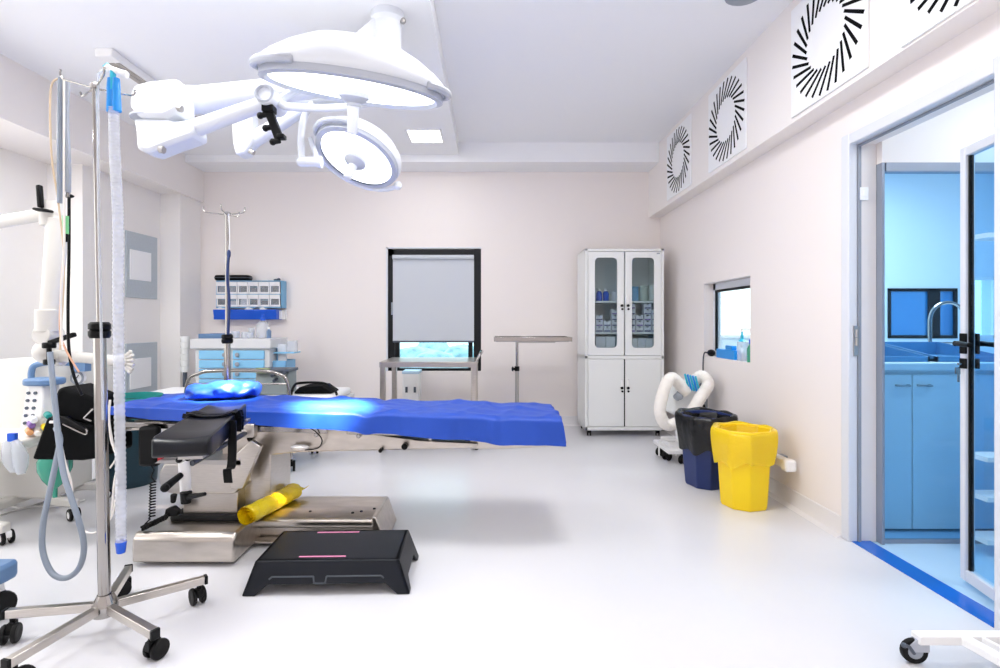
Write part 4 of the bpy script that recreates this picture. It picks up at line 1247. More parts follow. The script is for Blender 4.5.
b.build('main_arm', lampw_m, sl, bevel=.01)
b = MB(); kb = W(158, 132, 2.5)
pl = lambda pts, Y: [(W(a, c_, Y).x, W(a, c_, Y).z) for a, c_ in pts]
b.prism(pl([(135, 86), (150, 82), (180, 79), (180, 112), (166, 119), (140, 118), (131, 108), (132, 95)], 2.44), 'y', 2.42, 2.58)
b.build('upper_knuckle', lampw_m, sl, bevel=.022)
b = MB(); b.prism(pl([(134, 119), (168, 119), (172, 122), (194, 120), (196, 136), (168, 146), (150, 153), (138, 150), (137, 130)], 2.45), 'y', 2.435, 2.565)
b.build('lower_knuckle', lampw_m, sl, bevel=.018)
b = MB(); b.cyl(W(150, 117.5, 2.5), W(150, 119.5, 2.5), .082, .082, 24); b.build('knuckle_seam', lampg_m, sl)
e1 = W(272, 101, 2.35)
b = MB(); b.tube([W(185, 131, 2.5), W(196, 128, 2.49), e1], lambda t_, i: (.042, .040, .032)[i], 18); b.build('spring_arm', lampw_m, sl)
b = MB(); b.cyl(W(160, 149, 2.45), W(164, 150, 2.45), .018, .018, 10); b.build('arm_screw', dsteel_m, sl)
b = MB(); b.cyl(W(177, 108, 2.44), W(182, 109, 2.44), .016, .016, 10); b.build('arm_screw', dsteel_m, sl)
b = MB(); b.cyl(e1 + Vector((-.005, -.07, .005)), e1 + Vector((.005, .07, -.005)), .045, .045, 24)
b.build('arm_joint', lampw_m, sl, bevel=.004)
MB().torus(e1 + Vector((-.005, -.07, .005)), .034, .009, rot_to((0, 1, 0)).to_4x4(), 24, 8).build('joint_ring', lampg_m, sl)
# main head
C1 = Vector((-.562, 2.2, 2.145))
d1 = (C1 - cam).normalized()
rt = Vector((1, 0, 0)) - d1 * d1.x; rt.normalize(); dn = d1.cross(rt); dn = dn if dn.z < 0 else -dn; dn.normalize()
nimg = (rt * -.155 + dn * .98).normalized()
n1 = (-d1 * .15 + nimg * .985).normalized()
M1 = disc_matrix(C1, n1)
h1 = bpy.data.objects.new('main_lamp_head', None); col.objects.link(h1); h1.parent = sl; h1.location = C1 - sl.location
R1 = .372
b = MB(); b.lathe([(R1 * .93, -.012), (R1, 0), (R1 * 1.01, .018), (R1 * .985, .04), (R1 * .9, .068), (R1 * .72, .112), (R1 * .5, .152), (R1 * .28, .172), (0, .178)], n=64, M=M1)
b.build('dome', lampw_m, h1, smooth=60)
b = MB(); b.lathe([(R1 * .93, -.012), (R1 * .985, .0), (R1 * .99, -.028), (R1 * .93, -.034), (R1 * .90, -.020)], n=64, M=M1)
b.build('rim', lampg_m, h1, smooth=60)
b = MB(); b.lathe([(R1 * .915, -.018), (R1 * .6, -.028), (R1 * .3, -.032), (0, -.034)], n=64, M=M1)
b.build('lens', lens_m, h1, smooth=60)
def rim_handle(a0, a1, par, M, R, r=.016, z=.006, out=.018):
    b = MB(); pts = []
    for k in range(13):
        a = math.radians(a0 + (a1 - a0) * k / 12)
        rr = R + out * math.sin(PI * k / 12) ** .4
        pts.append(M @ Vector((rr * math.cos(a), rr * math.sin(a), z)))
    b.tube(pts, r, 10); b.ball(pts[0], r, 10); b.ball(pts[-1], r, 10)
    b.build('rim_handle', lampg_m, par)
# angles of the rim handles are measured from the disc's own x axis: find those facing the camera
def disc_angle(M, px_dir):
    v = M.to_3x3().inverted() @ px_dir
    return math.degrees(math.atan2(v.y, v.x))
aL = disc_angle(M1, rt * -.86 - d1 * .5); aR = disc_angle(M1, rt * .93 - d1 * .36)
rim_handle(aL - 24, aL + 24, h1, M1, R1); rim_handle(aR - 20, aR + 20, h1, M1, R1)
aB = disc_angle(M1, rt * .3 + d1 * .95); rim_handle(aB - 18, aB + 18, h1, M1, R1)
b = MB(); b.lathe([(.062, -.02), (.062, -.050), (.045, -.066), (.03, -.072), (.03, -.085), (0, -.085)], n=28, M=M1); b.build('handle_boss', mat('boss_grey', '#b9bdc6', .4), h1)
b = MB(); b.lathe([(.026, -.07), (.024, -.10), (.021, -.19), (.018, -.195), (0, -.195)], n=20, M=M1); b.build('sterile_handle', lampw_m, h1)
# yoke of the main head
b = MB()
yk = M1 @ Vector((0, 0, .02))
b.tube(smooth_path([e1 + Vector((.03, 0, -.01)), W(290, 107, 2.33), W(330, 108, 2.42), W(365, 104, 2.58), W(410, 92, 2.64), W(446, 95, 2.45)], 6), .017, 12)
b.tube(smooth_path([e1 + Vector((.0, .03, 0)), W(300, 88, 2.45), W(330, 80, 2.62), W(370, 78, 2.7)], 5), .018, 12)
b.build('yoke', lampw_m, h1)
# black camera bracket
b = MB(); c = e1 + Vector((.0, -.03, -.07)); b.box(c + Vector((0, 0, .02)), (.05, .05, .03)); b.bar(c + Vector((.0, 0, .01)), c + Vector((.045, 0, -.11)), .03, .035)
for dx, dz in ((-.035, -.01), (-.012, -.065), (.02, -.125)):
    b.cyl(c + Vector((dx, -.01, dz)), c + Vector((dx + .03, 0, dz + .01)), .012, .012, 10); b.ball(c + Vector((dx, -.01, dz)), .016, 8)
b.box(c + Vector((.055, 0, -.10)), (.03, .04, .02))
b.build('camera_bracket', black_m, sl, bevel=.004)
# second arm set, behind, for the small head
s0 = Vector((hub.x - .05, hub.y, CL - .45)); s1 = W(243, 104, 3.0); s2 = W(243, 146, 3.0)
b = MB(); b.tube([s0, s0.lerp(s1, .5) + Vector((0, 0, .0)), s1 + Vector((.02, 0, .03))], .045, 16); b.build('rear_arm', lampw_m, sl)
b = MB(); b.prism(pl([(231, 107), (252, 105), (254, 140), (246, 154), (236, 155), (233, 143)], 2.96), 'y', 2.95, 3.05); b.build('rear_knuckle', lampw_m, sl, bevel=.014)
b = MB(); b.tube([s2 + Vector((.0, 0, 0)), W(300, 112, 3.02), W(322, 94, 3.05)], lambda t_, i: (.05, .035, .03)[i], 16); b.build('rear_spring_arm', lampw_m, sl)
b = MB(); b.cyl(W(250, 151, 2.94), W(254, 153, 2.94), .014); b.build('arm_screw', dsteel_m, sl)
C2 = W(358, 156, 3.0)
d2_ = (C2 - cam).normalized()
rt2 = Vector((1, 0, 0)) - d2_ * d2_.x; rt2.normalize(); dn2 = d2_.cross(rt2); dn2 = dn2 if dn2.z < 0 else -dn2
n2 = (-d2_ * .56 + (rt2 * -.50 + dn2 * .86).normalized() * .83).normalized()
M2 = disc_matrix(C2, n2); R2 = .245
h2 = bpy.data.objects.new('small_lamp_head', None); col.objects.link(h2); h2.parent = sl; h2.location = C2 - sl.location
b = MB(); b.lathe([(R2 * .86, -.018), (R2, -.006), (R2 * 1.02, .02), (R2 * .98, .05), (R2 * .85, .085), (R2 * .5, .12), (0, .135)], n=56, M=M2); b.build('dome', lampw_m, h2, smooth=60)
b = MB(); b.lathe([(R2 * .85, -.02), (R2 * .99, -.008), (R2 * .97, -.026), (R2 * .86, -.030)], n=56, M=M2); b.build('rim', lampg_m, h2, smooth=60)
b = MB(); b.lathe([(R2 * .87, -.018), (R2 * .4, -.03), (0, -.034)], n=56, M=M2); b.build('lens', lens_m, h2, smooth=60)
b = MB(); b.lathe([(.062, -.03), (.062, -.048), (.04, -.07), (.026, -.075), (0, -.075)], n=24, M=M2); b.build('handle_boss', MATS['boss_grey'], h2)
b = MB(); b.lathe([(.025, -.07), (.023, -.16), (.018, -.165), (0, -.165)], n=18, M=M2); b.build('sterile_handle', lampw_m, h2)
aU = disc_angle(M2, rt2 * -.2 - dn2 * .98)
rim_handle(aU - 34, aU + 34, h2, M2, R2, .016, .0, .02)
b = MB(); j0 = W(318, 162, 2.93); j1 = W(300, 162, 2.93)
b.cyl(j1, j0, .028, .028, 16); b.cyl(j0, j0 + Vector((.02, 0, 0)), .034, .034, 16); b.cyl(j1 + Vector((-.012, 0, 0)), j1, .02, .02)
b.tube(smooth_path([j1 + Vector((.01, 0, .01)), W(301, 140, 2.93), W(304, 118, 2.96), W(312, 104, 3.0), W(322, 95, 3.04)], 6), .019, 12)
aA = disc_angle(M2, rt2 * -.9 + dn2 * .0); aE = disc_angle(M2, rt2 * .6 + dn2 * .8)
arc = []
dlt = (aE - aA + 540) % 360 - 180
for k in range(25):
    a = math.radians(aA + dlt * k / 24)
    arc.append(M2 @ Vector(((R2 + .035) * math.cos(a), (R2 + .035) * math.sin(a), .0)))
b.tube([j0] + arc, .014, 10); b.ball(arc[-1], .026, 12)
b.build('yoke', lampw_m, h2)

def spot(name, M, target, e, ang, blend, par):
    L = bpy.data.lights.new(name, 'SPOT'); L.energy = e; L.spot_size = math.radians(ang); L.spot_blend = blend; L.shadow_soft_size = .12; L.color = (1, .78, .66)
    o = bpy.data.objects.new(name, L); col.objects.link(o)
    p = M @ Vector((0, 0, -.10 if par is h1 else -.09)); p = p + (M.to_3x3() @ Vector((.09, .05, 0)))
    o.location = p - par.location - sl.location if par.parent is sl else p
    o.rotation_euler = (Vector(target) - p).to_track_quat('-Z', 'Y').to_euler(); o.parent = par
spot('lamp_beam', M1, (-.86, 2.86, .70), 8000, 15, .9, h1)
spot('lamp_beam', M2, (-1.55, 3.02, .76), 4000, 12, .9, h2)

# ================================================================== BACK OF THE ROOM
# white metal cabinet with glass doors
cx0, cx1, cyf, cyb = .959, 1.757, 5.35, 5.82
cb = thing('medicine_cabinet', 'tall white metal cabinet with two glass doors above two solid doors', 'cabinet', ((cx0 + cx1) / 2, (cyf + cyb) / 2, 0))
b = MB()
zb, zm, zt_ = .065, .80, 1.90
b.box2((cx0, cyf + .02, zb), (cx0 + .02, cyb, zt_)); b.box2((cx1 - .02, cyf + .02, zb), (cx1, cyb, zt_)); b.box2((cx0, cyb - .02, zb), (cx1, cyb, zt_))
b.box2((cx0, cyf + .02, zb), (cx1, cyb, zb + .05)); b.box2((cx0, cyf + .02, zt_ - .025), (cx1, cyb, zt_)); b.box2((cx0, cyf + .02, zm - .02), (cx1, cyb, zm + .02))
b.box2((cx0, cyf, zb), (cx1, cyf + .03, zb + .035)); b.box2((cx0, cyf, zt_ - .025), (cx1, cyf + .03, zt_))
b.box2((cx0, cyf, zb), (cx0 + .028, cyf + .03, zt_)); b.box2((cx1 - .028, cyf, zb), (cx1, cyf + .03, zt_)); b.box2((cx0, cyf, zm - .012), (cx1, cyf + .03, zm + .02))
b.build('carcass', cab_m, cb, bevel=.003)
xm = (cx0 + cx1) / 2
shz = (1.055, 1.375)
for z in shz:
    MB().box2((cx0 + .02, cyf + .05, z - .018), (cx1 - .02, cyb - .02, z)).build('shelf', cab_m, cb)
for side in (0, 1):
    x0 = cx0 + .032 if side == 0 else xm + .006; x1 = xm - .006 if side == 0 else cx1 - .032
    z0, z1 = zm + .024, zt_ - .03
    gx0, gx1, gz0, gz1 = x0 + .068, x1 - .068, z0 + .075, z1 - .06
    # door panel with rounded opening
    outer = [(x1, z1), (x0, z1), (x0, z0), (x1, z0)]
    inner = [(p[0] + (gx0 + gx1) / 2, p[1] + (gz0 + gz1) / 2) for p in rrect(gx1 - gx0, gz1 - gz0, .04, 5)]
    b = MB(); n = len(inner); vs = []; fs = []
    for y in (cyf - .002, cyf + .018):
        vs += [(x, y, z) for x, z in inner]; vs += [(x, y, z) for x, z in outer]
    S = n + 4; q = n // 4
    for lay in (0, 1):
        o_ = lay * S
        for k in range(n):
            c1 = k // q; k2 = (k + 1) % n; c2 = k2 // q
            fs.append((o_ + k, o_ + k2, o_ + n + c1))
            if c2 != c1: fs.append((o_ + k2, o_ + n + c2, o_ + n + c1))
    for k in range(n): fs.append((k, (k + 1) % n, S + (k + 1) % n, S + k))
    for k in range(4): fs.append((n + k, n + (k + 1) % 4, S + n + (k + 1) % 4, S + n + k))
    b.add(vs, fs); dr = b.build('glass_door', cab_m, cb)
    MB().box2((gx0 - .01, cyf + .010, gz0 - .01), (gx1 + .01, cyf + .014, gz1 + .01)).build('pane', cabglass_m, dr)
    hxx = x1 - .022 if side == 0 else x0 + .028
    h = MB(); h.box2((hxx - .010, cyf - .014, 1.33), (hxx + .010, cyf - .002, 1.43)); h.build('handle_plate', white_m, dr, bevel=.004)
    h = MB(); h.cyl((hxx, cyf - .02, 1.325), (hxx, cyf, 1.325), .014, .014, 12); h.cyl((hxx + .004, cyf - .016, 1.29), (hxx + .004, cyf, 1.29), .010, .010, 10); h.build('lock', black_m, dr)
    # lower door
    dr = MB().box2((x0, cyf - .002, zb + .04), (x1, cyf + .018, zm - .016)).build('solid_door', cab_m, cb, bevel=.003)
    h = MB(); h.box2((hxx - .010, cyf - .014, .50), (hxx + .010, cyf - .002, .58)); h.build('handle_plate', white_m, dr, bevel=.004)
    h = MB(); h.cyl((hxx, cyf - .02, .495), (hxx, cyf, .495), .014, .014, 12); h.cyl((hxx + .004, cyf - .016, .46), (hxx + .004, cyf, .46), .010, .010, 10); h.build('lock', black_m, dr)
MB().box2((xm - .005, cyf + .0, zb + .04), (xm + .005, cyf + .02, zm - .016)).build('door_gap', black_m, cb)
MB().box2((cx1 - .075, cyf - .006, 1.845), (cx1 - .045, cyf - .002, 1.857)).build('badge', grey_m, cb)
for (x, y) in ((cx0 + .05, cyf + .05), (cx1 - .05, cyf + .05), (cx0 + .05, cyb - .06), (cx1 - .05, cyb - .06)):
    caster(cb, x, y, zb, .027, 1.3)
# contents: notched white packs stacked on the middle shelf, bottles above, boxes below
def pack(x, y, z, lab, dark):
    w_, h_, d_ = .074, .058, .09
    poly = [(-w_ / 2, 0), (w_ / 2, 0), (w_ / 2, h_), (w_ * .2, h_), (w_ * .1, h_ - .013), (-w_ * .1, h_ - .013), (-w_ * .2, h_), (-w_ / 2, h_)]
    b = MB(); b.prism([(x + a, z + c_) for a, c_ in poly], 'y', y, y + d_)
    b.box2((x - w_ * .42, y - .002, z + .006), (x + w_ * .42, y, z + .018), mi=1)
    return tag(b.build('gauze_pack', [pack_m, packl_m if not dark else purple_m]), lab, 'box', 'notched white packs in the cabinet')
ysh = cyf + .09
cols = [(1.04, 5, 'left'), (1.122, 3, 'left'), (1.204, 2, 'left'), (1.286, 4, 'left'), (1.455, 5, 'right'), (1.537, 3, 'right'), (1.619, 5, 'right'), (1.70, 4, 'right')]
for i, (x, n, sd) in enumerate(cols):
    for k in range(n):
        pack(x, ysh, 1.0555 + .0592 * k, 'notched white pack with dark label behind the %s glass door' % sd, (i * 3 + k * 5) % 4 == 0)
for i, x in enumerate((1.13, 1.20)):
    t = thing('blue_bottle', ('left blue plastic bottle', 'right blue plastic bottle')[i] + ' on the top shelf behind glass', 'bottle', (x, ysh + .05, 1.3755))
    MB().lathe([(0, 0), (.030, 0), (.031, .01), (.031, .085), (.018, .10), (.018, .105)], (x, ysh + .05, 1.3755), 16).build('bottle_body', blue_m, t)
    MB().lathe([(.02, .103), (.02, .125), (0, .126)], (x, ysh + .05, 1.3755), 14).build('cap', white_m, t)
for i, (x, r, h_, mm, lab) in enumerate(((1.045, .03, .11, pack_m, 'white carton at the left end of the top cabinet shelf'), (1.30, .035, .10, pack_m, 'white jar right of the blue bottles on the top shelf'),
                                        (1.49, .05, .15, rackblue_m, 'blue canister on the top shelf behind the right glass door'), (1.59, .045, .16, mat('sage', '#c4d0c8', .5), 'pale green canister beside the blue canister'),
                                        (1.69, .045, .17, mat('sage2', '#d7ded9', .5), 'whitish canister at the right end of the top shelf'))):
    tag(MB().lathe([(0, 0), (r, 0), (r, h_ * .84), (r * .96, h_ * .86), (r * 1.03, h_ * .87), (r * 1.03, h_), (0, h_)], (x, ysh + .06, 1.3755), 20).build('canister', mm), lab, 'canister')
b0 = .8205
for i, (x0, w_, h_, mm, lab) in enumerate(((1.04, .04, .16, mat('carton_dark', '#4a4650', .6), 'dark narrow carton on the bottom shelf behind left glass'),
                                         (1.086, .10, .19, pack_m, 'pale carton in the middle of the bottom shelf behind left glass'), (1.19, .095, .19, paper_m, 'wide white carton beside the dark gap on the bottom shelf'),
                                         (1.295, .04, .18, mat('carton_blue', '#aebfce', .6), 'narrow bluish carton at the end of the left bottom shelf'),
                                         (1.44, .075, .17, paper_m, 'first of the white cartons behind the right glass'), (1.52, .075, .175, pack_m, 'second of the white cartons behind the right glass'),
                                         (1.60, .07, .17, paper_m, 'third of the white cartons behind the right glass'), (1.675, .05, .172, pack_m, 'last narrow white carton behind the right glass'))):
    b = MB(); b.box2((x0, ysh, b0), (x0 + w_, ysh + .16, b0 + h_)); b.box2((x0 + .012, ysh - .002, b0 + .01), (x0 + .03, ysh, b0 + .045), mi=1)
    tag(b.build('carton', [mm, steelblue_m], bevel=.002), lab, 'box')

# tray table (mayo stand)
mt = thing('instrument_stand', 'slim steel instrument stand with flat tray beside the cabinet', 'tray stand', (.42, 5.2, 0))
tz = W(0, 338, 5.1).z; mx0, mx1 = W(494, 0, 5.0).x, W(572, 0, 5.0).x
b = MB(); b.box2((mx0, 4.98, tz - .012), (mx1, 5.42, tz - .004))
for y in (4.98, 5.41): b.box2((mx0, y, tz - .03), (mx1, y + .012, tz + .012))
for x in (mx0, mx1 - .012): b.box2((x, 4.98, tz - .03), (x + .012, 5.42, tz + .012))
b.build('tray', chrome_m, mt, bevel=.004)
b = MB(); b.box2((mx0 + .02, 5.0, tz - .035), (mx1 - .03, 5.015, tz - .02)); b.box2((mx0 + .02, 5.38, tz - .035), (mx1 - .03, 5.395, tz - .02)); b.box2((.26, 5.19, tz - .05), (.64, 5.22, tz - .02)); b.build('tray_support', dsteel_m, mt)
MB().cyl((.265, 5.2, .09), (.265, 5.2, tz - .02), .014).build('upper_pole', chrome_m, mt)
MB().cyl((.265, 5.2, .05), (.265, 5.2, .70), .018).build('lower_pole', dsteel_m, mt)
b = MB(); b.cyl((.265, 5.2, .68), (.265, 5.2, .725), .024, .024, 12); b.cyl((.225, 5.19, .70), (.25, 5.2, .70), .012); b.ball((.222, 5.19, .70), (.012, .02, .025), 10); b.build('height_knob', black_m, mt)
b = MB(); b.box2((.25, 4.98, .05), (.28, 5.45, .08)); b.box2((.25, 4.98, .05), (.70, 5.01, .08)); b.box2((.25, 5.42, .05), (.70, 5.45, .08)); b.build('foot_frame', steel_m, mt)
for (x, y) in ((.265, 5.0), (.265, 5.43), (.68, 5.0), (.68, 5.43)): caster(mt, x, y, .055, .024, .4)

# stainless table under the window
tt = thing('steel_table', 'bare stainless steel table standing below the window', 'table', (-.55, 5.1, 0))
tz = .80; x0, x1, y0, y1 = -1.0, -.12, 4.78, 5.42
MB().box2((x0, y0, tz - .012), (x1, y1, tz)).build('table_top', steelh_m, tt, bevel=.003)
b = MB(); b.box2((x0, y0, tz - .05), (x1, y0 + .02, tz - .01)); b.box2((x0, y1 - .02, tz - .05), (x1, y1, tz - .01)); b.box2((x0, y0, tz - .05), (x0 + .02, y1, tz - .01)); b.box2((x1 - .02, y0, tz - .05), (x1, y1, tz - .01)); b.build('apron', steel_m, tt)
for (x, y) in ((x0 + .028, y0 + .028), (x1 - .028, y0 + .028), (x0 + .028, y1 - .028), (x1 - .028, y1 - .028)):
    lg = MB().box2((x - .024, y - .024, .09), (x + .024, y + .024, tz - .012)).build('leg', steel_m, tt, bevel=.003)
    caster(tt, x, y, .09, .036, .8)
b = MB(); b.tube(smooth_path([(x1 - .01, y0 + .05, tz - .01), (x1 + .03, y0 + .05, tz + .06), (x1 + .045, y0 + .2, tz + .075), (x1 + .045, y1 - .2, tz + .075), (x1 + .03, y1 - .05, tz + .06), (x1 - .01, y1 - .05, tz - .01)], 5), .010, 10); b.build('push_handle', chrome_m, tt)
MB().box2((x0 + .03, y0 + .03, .22), (x1 - .03, y1 - .03, .235)).build('lower_shelf', steelh_m, tt)
# slim white box with blue lid below the window
wb = thing('white_unit', 'slim white wall box with pale blue top under the steel table', 'box', (-.83, 5.85, .40))
MB().box2((-.945, 5.72, .30), (-.77, 5.95, .60)).build('body', white_m, wb, bevel=.005)
MB().box2((-.95, 5.715, .60), (-.765, 5.95, .63)).build('lid', mat('lid_blue', '#b4cfe6', .4), wb, bevel=.004)
for x in (-.90, -.81): MB().box2((x - .012, 5.708, .40), (x + .012, 5.722, .46)).build('latch', dgrey_m, wb)

# ---------- left back corner: drawer cart, wall bins, gurney
dc = thing('drawer_cart', 'pale blue drawer cart with grey top in the back left corner', 'drawer cart', (-2.62, 5.4, 0))
x0, x1, y0, y1 = -2.86, -2.14, 5.12, 5.52
MB().box2((x0, y0 + .02, .12), (x1, y1, .90)).build('cart_body', cartgrey_m, dc, bevel=.006)
b = MB(); b.box2((x0 - .03, y0 - .02, .90), (x1 + .03, y1 + .02, 1.0)); b.build('top', cartgrey_m, dc, bevel=.012)
rows_ = ((.80, .885), (.715, .79), (.615, .705), (.50, .605), (.33, .49), (.15, .32))
for (z0, z1) in rows_:
    for (a, c_) in ((x0 + .045, (x0 + x1) / 2 - .012), ((x0 + x1) / 2 + .012, x1 - .045)):
        dr = MB().box2((a, y0, z0), (c_, y0 + .03, z1)).build('drawer', cartblue_m, dc, bevel=.006)
        hx_ = c_ - .05 if a < (x0 + x1) / 2 - .1 and c_ < (x0 + x1) / 2 else a + .05
        MB().ball((hx_, y0 - .014, (z0 + z1) / 2), (.022, .014, .022), 10).build('drawer_knob', grey_m, dr)
for (x, y) in ((x0 + .05, y0 + .05), (x1 - .05, y0 + .05), (x0 + .05, y1 - .05), (x1 - .05, y1 - .05)): caster(dc, x, y, .125, .05, .7)
tag(MB().box2((-2.83, 5.14, 1.0), (-2.57, 5.42, 1.012)).box2((-2.83, 5.14, 1.012), (-2.815, 5.42, 1.045)).box2((-2.585, 5.14, 1.012), (-2.57, 5.42, 1.045)).box2((-2.83, 5.14, 1.012), (-2.57, 5.155, 1.045)).box2((-2.83, 5.405, 1.012), (-2.57, 5.42, 1.045)).build('instrument_tray', steelblue_m, bevel=.003), 'shallow blue tray on the left of the drawer cart top', 'tray')
# clear bottles and jars on the cart
def lathe_thing(nm, lab, cat, c, prof, mm, capprof=None, capm=None):
    t = thing(nm, lab, cat, c)
    MB().lathe(prof, c, 18).build('body', mm, t)
    if capprof: MB().lathe(capprof, c, 14).build('cap', capm, t)
    return t
lathe_thing('pump_flask', 'tall clear flask with blue pump cap on the drawer cart', 'bottle', (-2.27, 5.30, 1.0), [(0, 0), (.06, 0), (.065, .015), (.065, .11), (.05, .15), (.02, .17), (.02, .18)], clear_m, [(.024, .175), (.024, .20), (.012, .205), (.012, .24), (0, .24)], blue_m)
lathe_thing('small_bottle', 'small dark blue bottle right of the clear flask', 'bottle', (-2.19, 5.25, 1.0), [(0, 0), (.022, 0), (.022, .07), (.01, .085), (.01, .095)], mat('slate_bottle', '#6c87a8', .3), [(.012, .09), (.012, .11), (0, .11)], white_m)
for i, (x, y, r, h_) in enumerate(((-2.52, 5.25, .04, .07), (-2.43, 5.28, .045, .06), (-2.42, 5.38, .03, .1), (-2.35, 5.2, .03, .05))):
    lathe_thing('glass_jar', ('short clear jar right behind the drip stand pole', 'wide clear jar in the middle of the cart top', 'tall clear beaker at the back of the cart top', 'tiny clear cup in front of the flask')[i], 'jar', (x, y, 1.0), [(0, 0), (r, 0), (r, h_), (r * .9, h_), (r * .9, .008), (0, .008)], clear_m)
# glove holder etc right of the cart
gh = thing('side_holder', 'light blue side bin with papers on the right of the drawer cart', 'holder', (-2.08, 5.3, .7))
b = MB(); b.box2((-2.135, 5.2, .62), (-2.0, 5.45, .64)); b.box2((-2.135, 5.2, .62), (-2.0, 5.21, .78)); b.box2((-2.01, 5.2, .62), (-2.0, 5.45, .78)); b.box2((-2.135, 5.44, .62), (-2.0, 5.45, .78)); b.box2((-2.137, 5.3, .66), (-2.125, 5.4, .9)); b.build('bin_shell', rackblue_m, gh, bevel=.004)
MB().prism([(-2.10, .66), (-2.02, .66), (-2.04, .94), (-2.12, .94)], 'y', 5.28, 5.30).build('paper_sheet', paper_m, gh)
MB().box2((-2.13, 5.215, .85), (-1.93, 5.4, .862)).build('flap_shelf', cartblue_m, gh)
tag(MB().prism(rrect(.10, .08, .02), 'z', .52, .63, Matrix.Translation((-1.985, 5.32, .343))).build('clear_cup_box', clear_m), 'clear box standing on the light blue flap shelf', 'box')
# white canister stack left of the cart
cs = thing('canister_rack', 'white stack of cups on a rack left of the drawer cart', 'cup rack', (-3.1, 5.3, .7))
b = MB()
for i in range(6):
    b.lathe([(0, 0), (.036, 0), (.042, .05), (.042, .058), (0, .058)], (-3.05, 5.30, .66 + .06 * i), 16)
b.build('cup_stack', cab_m, cs)
MB().cyl((-3.05, 5.30, 0), (-3.05, 5.30, .665), .02).lathe([(0, 0), (.09, 0), (.09, .02), (0, .025)], (-3.05, 5.30, 0), 18).build('rack_post', dgrey_m, cs)

# wall rack of tilt bins
wr = thing('tilt_bin_rack', 'wall rack with two rows of clear tilt bins in a blue case', 'storage rack', (-2.62, BY, 1.3))
rx0, rx1, rz0, rz1, ry = W(216, 0, 5.82).x, W(282, 0, 5.82).x, W(0, 308, 5.82).z, W(0, 280.5, 5.82).z, 5.82
b = MB(); b.box2((rx0, ry, rz0), (rx0 + .012, BY, rz1)); b.box2((rx1 - .012, ry, rz0), (rx1, BY, rz1)); b.box2((rx0, ry, rz1 - .01), (rx1, BY, rz1)); b.box2((rx0, ry, rz0), (rx1, BY, rz0 + .015)); b.box2((rx0, BY - .02, rz0), (rx1, BY, rz1)); b.box2(((rx0 + rx1) / 2 - .008, ry, rz0), ((rx0 + rx1) / 2 + .008, BY, rz1)); b.box2((rx0, ry, (rz0 + rz1) / 2 - .008), (rx1, BY, (rz0 + rz1) / 2 + .006))
b.build('case', rackblue_m, wr, bevel=.003)
cw = (rx1 - rx0 - .024) / 6; ch = (rz1 - rz0 - .03) / 2
for r in range(2):
    for k in range(6):
        a = rx0 + .012 + cw * k + .004; z0 = rz0 + .015 + r * (ch + .004)
        b = MB(); w_ = cw - .008; h_ = ch - .006
        b.prism([(ry, z0), (ry - .028, z0 + h_), (ry - .022, z0 + h_), (ry + .006, z0 + .0)], 'x', a, a + w_)
        b.prism([(ry, z0), (ry - .028, z0 + h_), (ry + .03, z0 + h_), (ry + .03, z0)], 'x', a, a + .004); b.prism([(ry, z0), (ry - .028, z0 + h_), (ry + .03, z0 + h_), (ry + .03, z0)], 'x', a + w_ - .004, a + w_)
        b.prism([(ry - .026, z0 + h_ - .045), (ry - .036, z0 + h_), (ry - .024, z0 + h_), (ry - .018, z0 + h_ - .045)], 'x', a, a + w_, mi=1); b.box2((a, ry - .006, z0), (a + w_, ry - .001, z0 + .02), mi=1); b.box2((a, ry - .02, z0), (a + .01, ry - .01, z0 + h_), mi=1); b.box2((a + w_ - .01, ry - .02, z0), (a + w_, ry - .01, z0 + h_), mi=1)
        bn = b.build('tilt_bin', [see_mat('bin_clear', '#f4f6f8', .1, .15, '#eef1f4', .1), paper_m], wr)
        MB().box2((a + .015, ry + .01, z0 + .01), (a + w_ - .015, ry + .08, z0 + h_ * random.uniform(.45, .75))).build('bin_contents', random.choice([dgrey_m, grey_m, dgrey_m, pack_m]), bn)
bp = thing('black_pouch', 'black soft case lying on top of the tilt bin rack', 'case', (-2.83, 5.88, rz1))
px0, px1 = W(215, 0, 5.85).x, W(250, 0, 5.85).x
MB().prism(rrect(px1 - px0, .12, .03), 'z', rz1 + .002, rz1 + .062, Matrix.Translation(((px0 + px1) / 2, 5.875, 0))).build('case_body', black_m, bp, bevel=.02)
MB().prism(rrect(px1 - px0 + .006, .126, .03), 'z', rz1 + .030, rz1 + .035, Matrix.Translation(((px0 + px1) / 2, 5.875, 0))).build('zip_band', dgrey_m, bp)
tag(MB().ball((W(275, 0, 5.85).x, 5.88, rz1 + .012), (.03, .02, .012), 12).ball((W(278, 0, 5.85).x, 5.87, rz1 + .016), (.02, .02, .016), 12).build('clip_pile', dgrey_m), 'small dark clips on the right end of the bin rack', 'clip')
# blue gutter tray below
bt = thing('blue_gutter', 'bright blue gutter tray mounted under the bin rack', 'tray', (-2.65, BY, 1.2))
gx0, gx1 = W(214, 0, 5.8).x, W(277, 0, 5.8).x; gz0, gz1 = W(0, 319.5, 5.78).z, W(0, 309.5, 5.78).z
b = MB(); b.prism([(5.78, gz1), (5.775, gz1 - .01), (5.80, gz0), (BY, gz0), (BY, gz0 + .012), (5.81, gz0 + .012), (5.79, gz1)], 'x', gx0, gx1); b.box2((gx0, 5.79, gz0), (gx0 + .01, BY, gz1)); b.box2((gx1 - .01, 5.79, gz0), (gx1, BY, gz1))
b.build('gutter', blue_m, bt, bevel=.003)
MB().box2((gx1 + .002, 5.85, gz0 + .005), (gx1 + .035, 5.93, gz1 - .01)).box2((gx1, 5.93, gz0), (gx1 + .05, BY, gz1)).build('wall_bracket', white_m, bt)
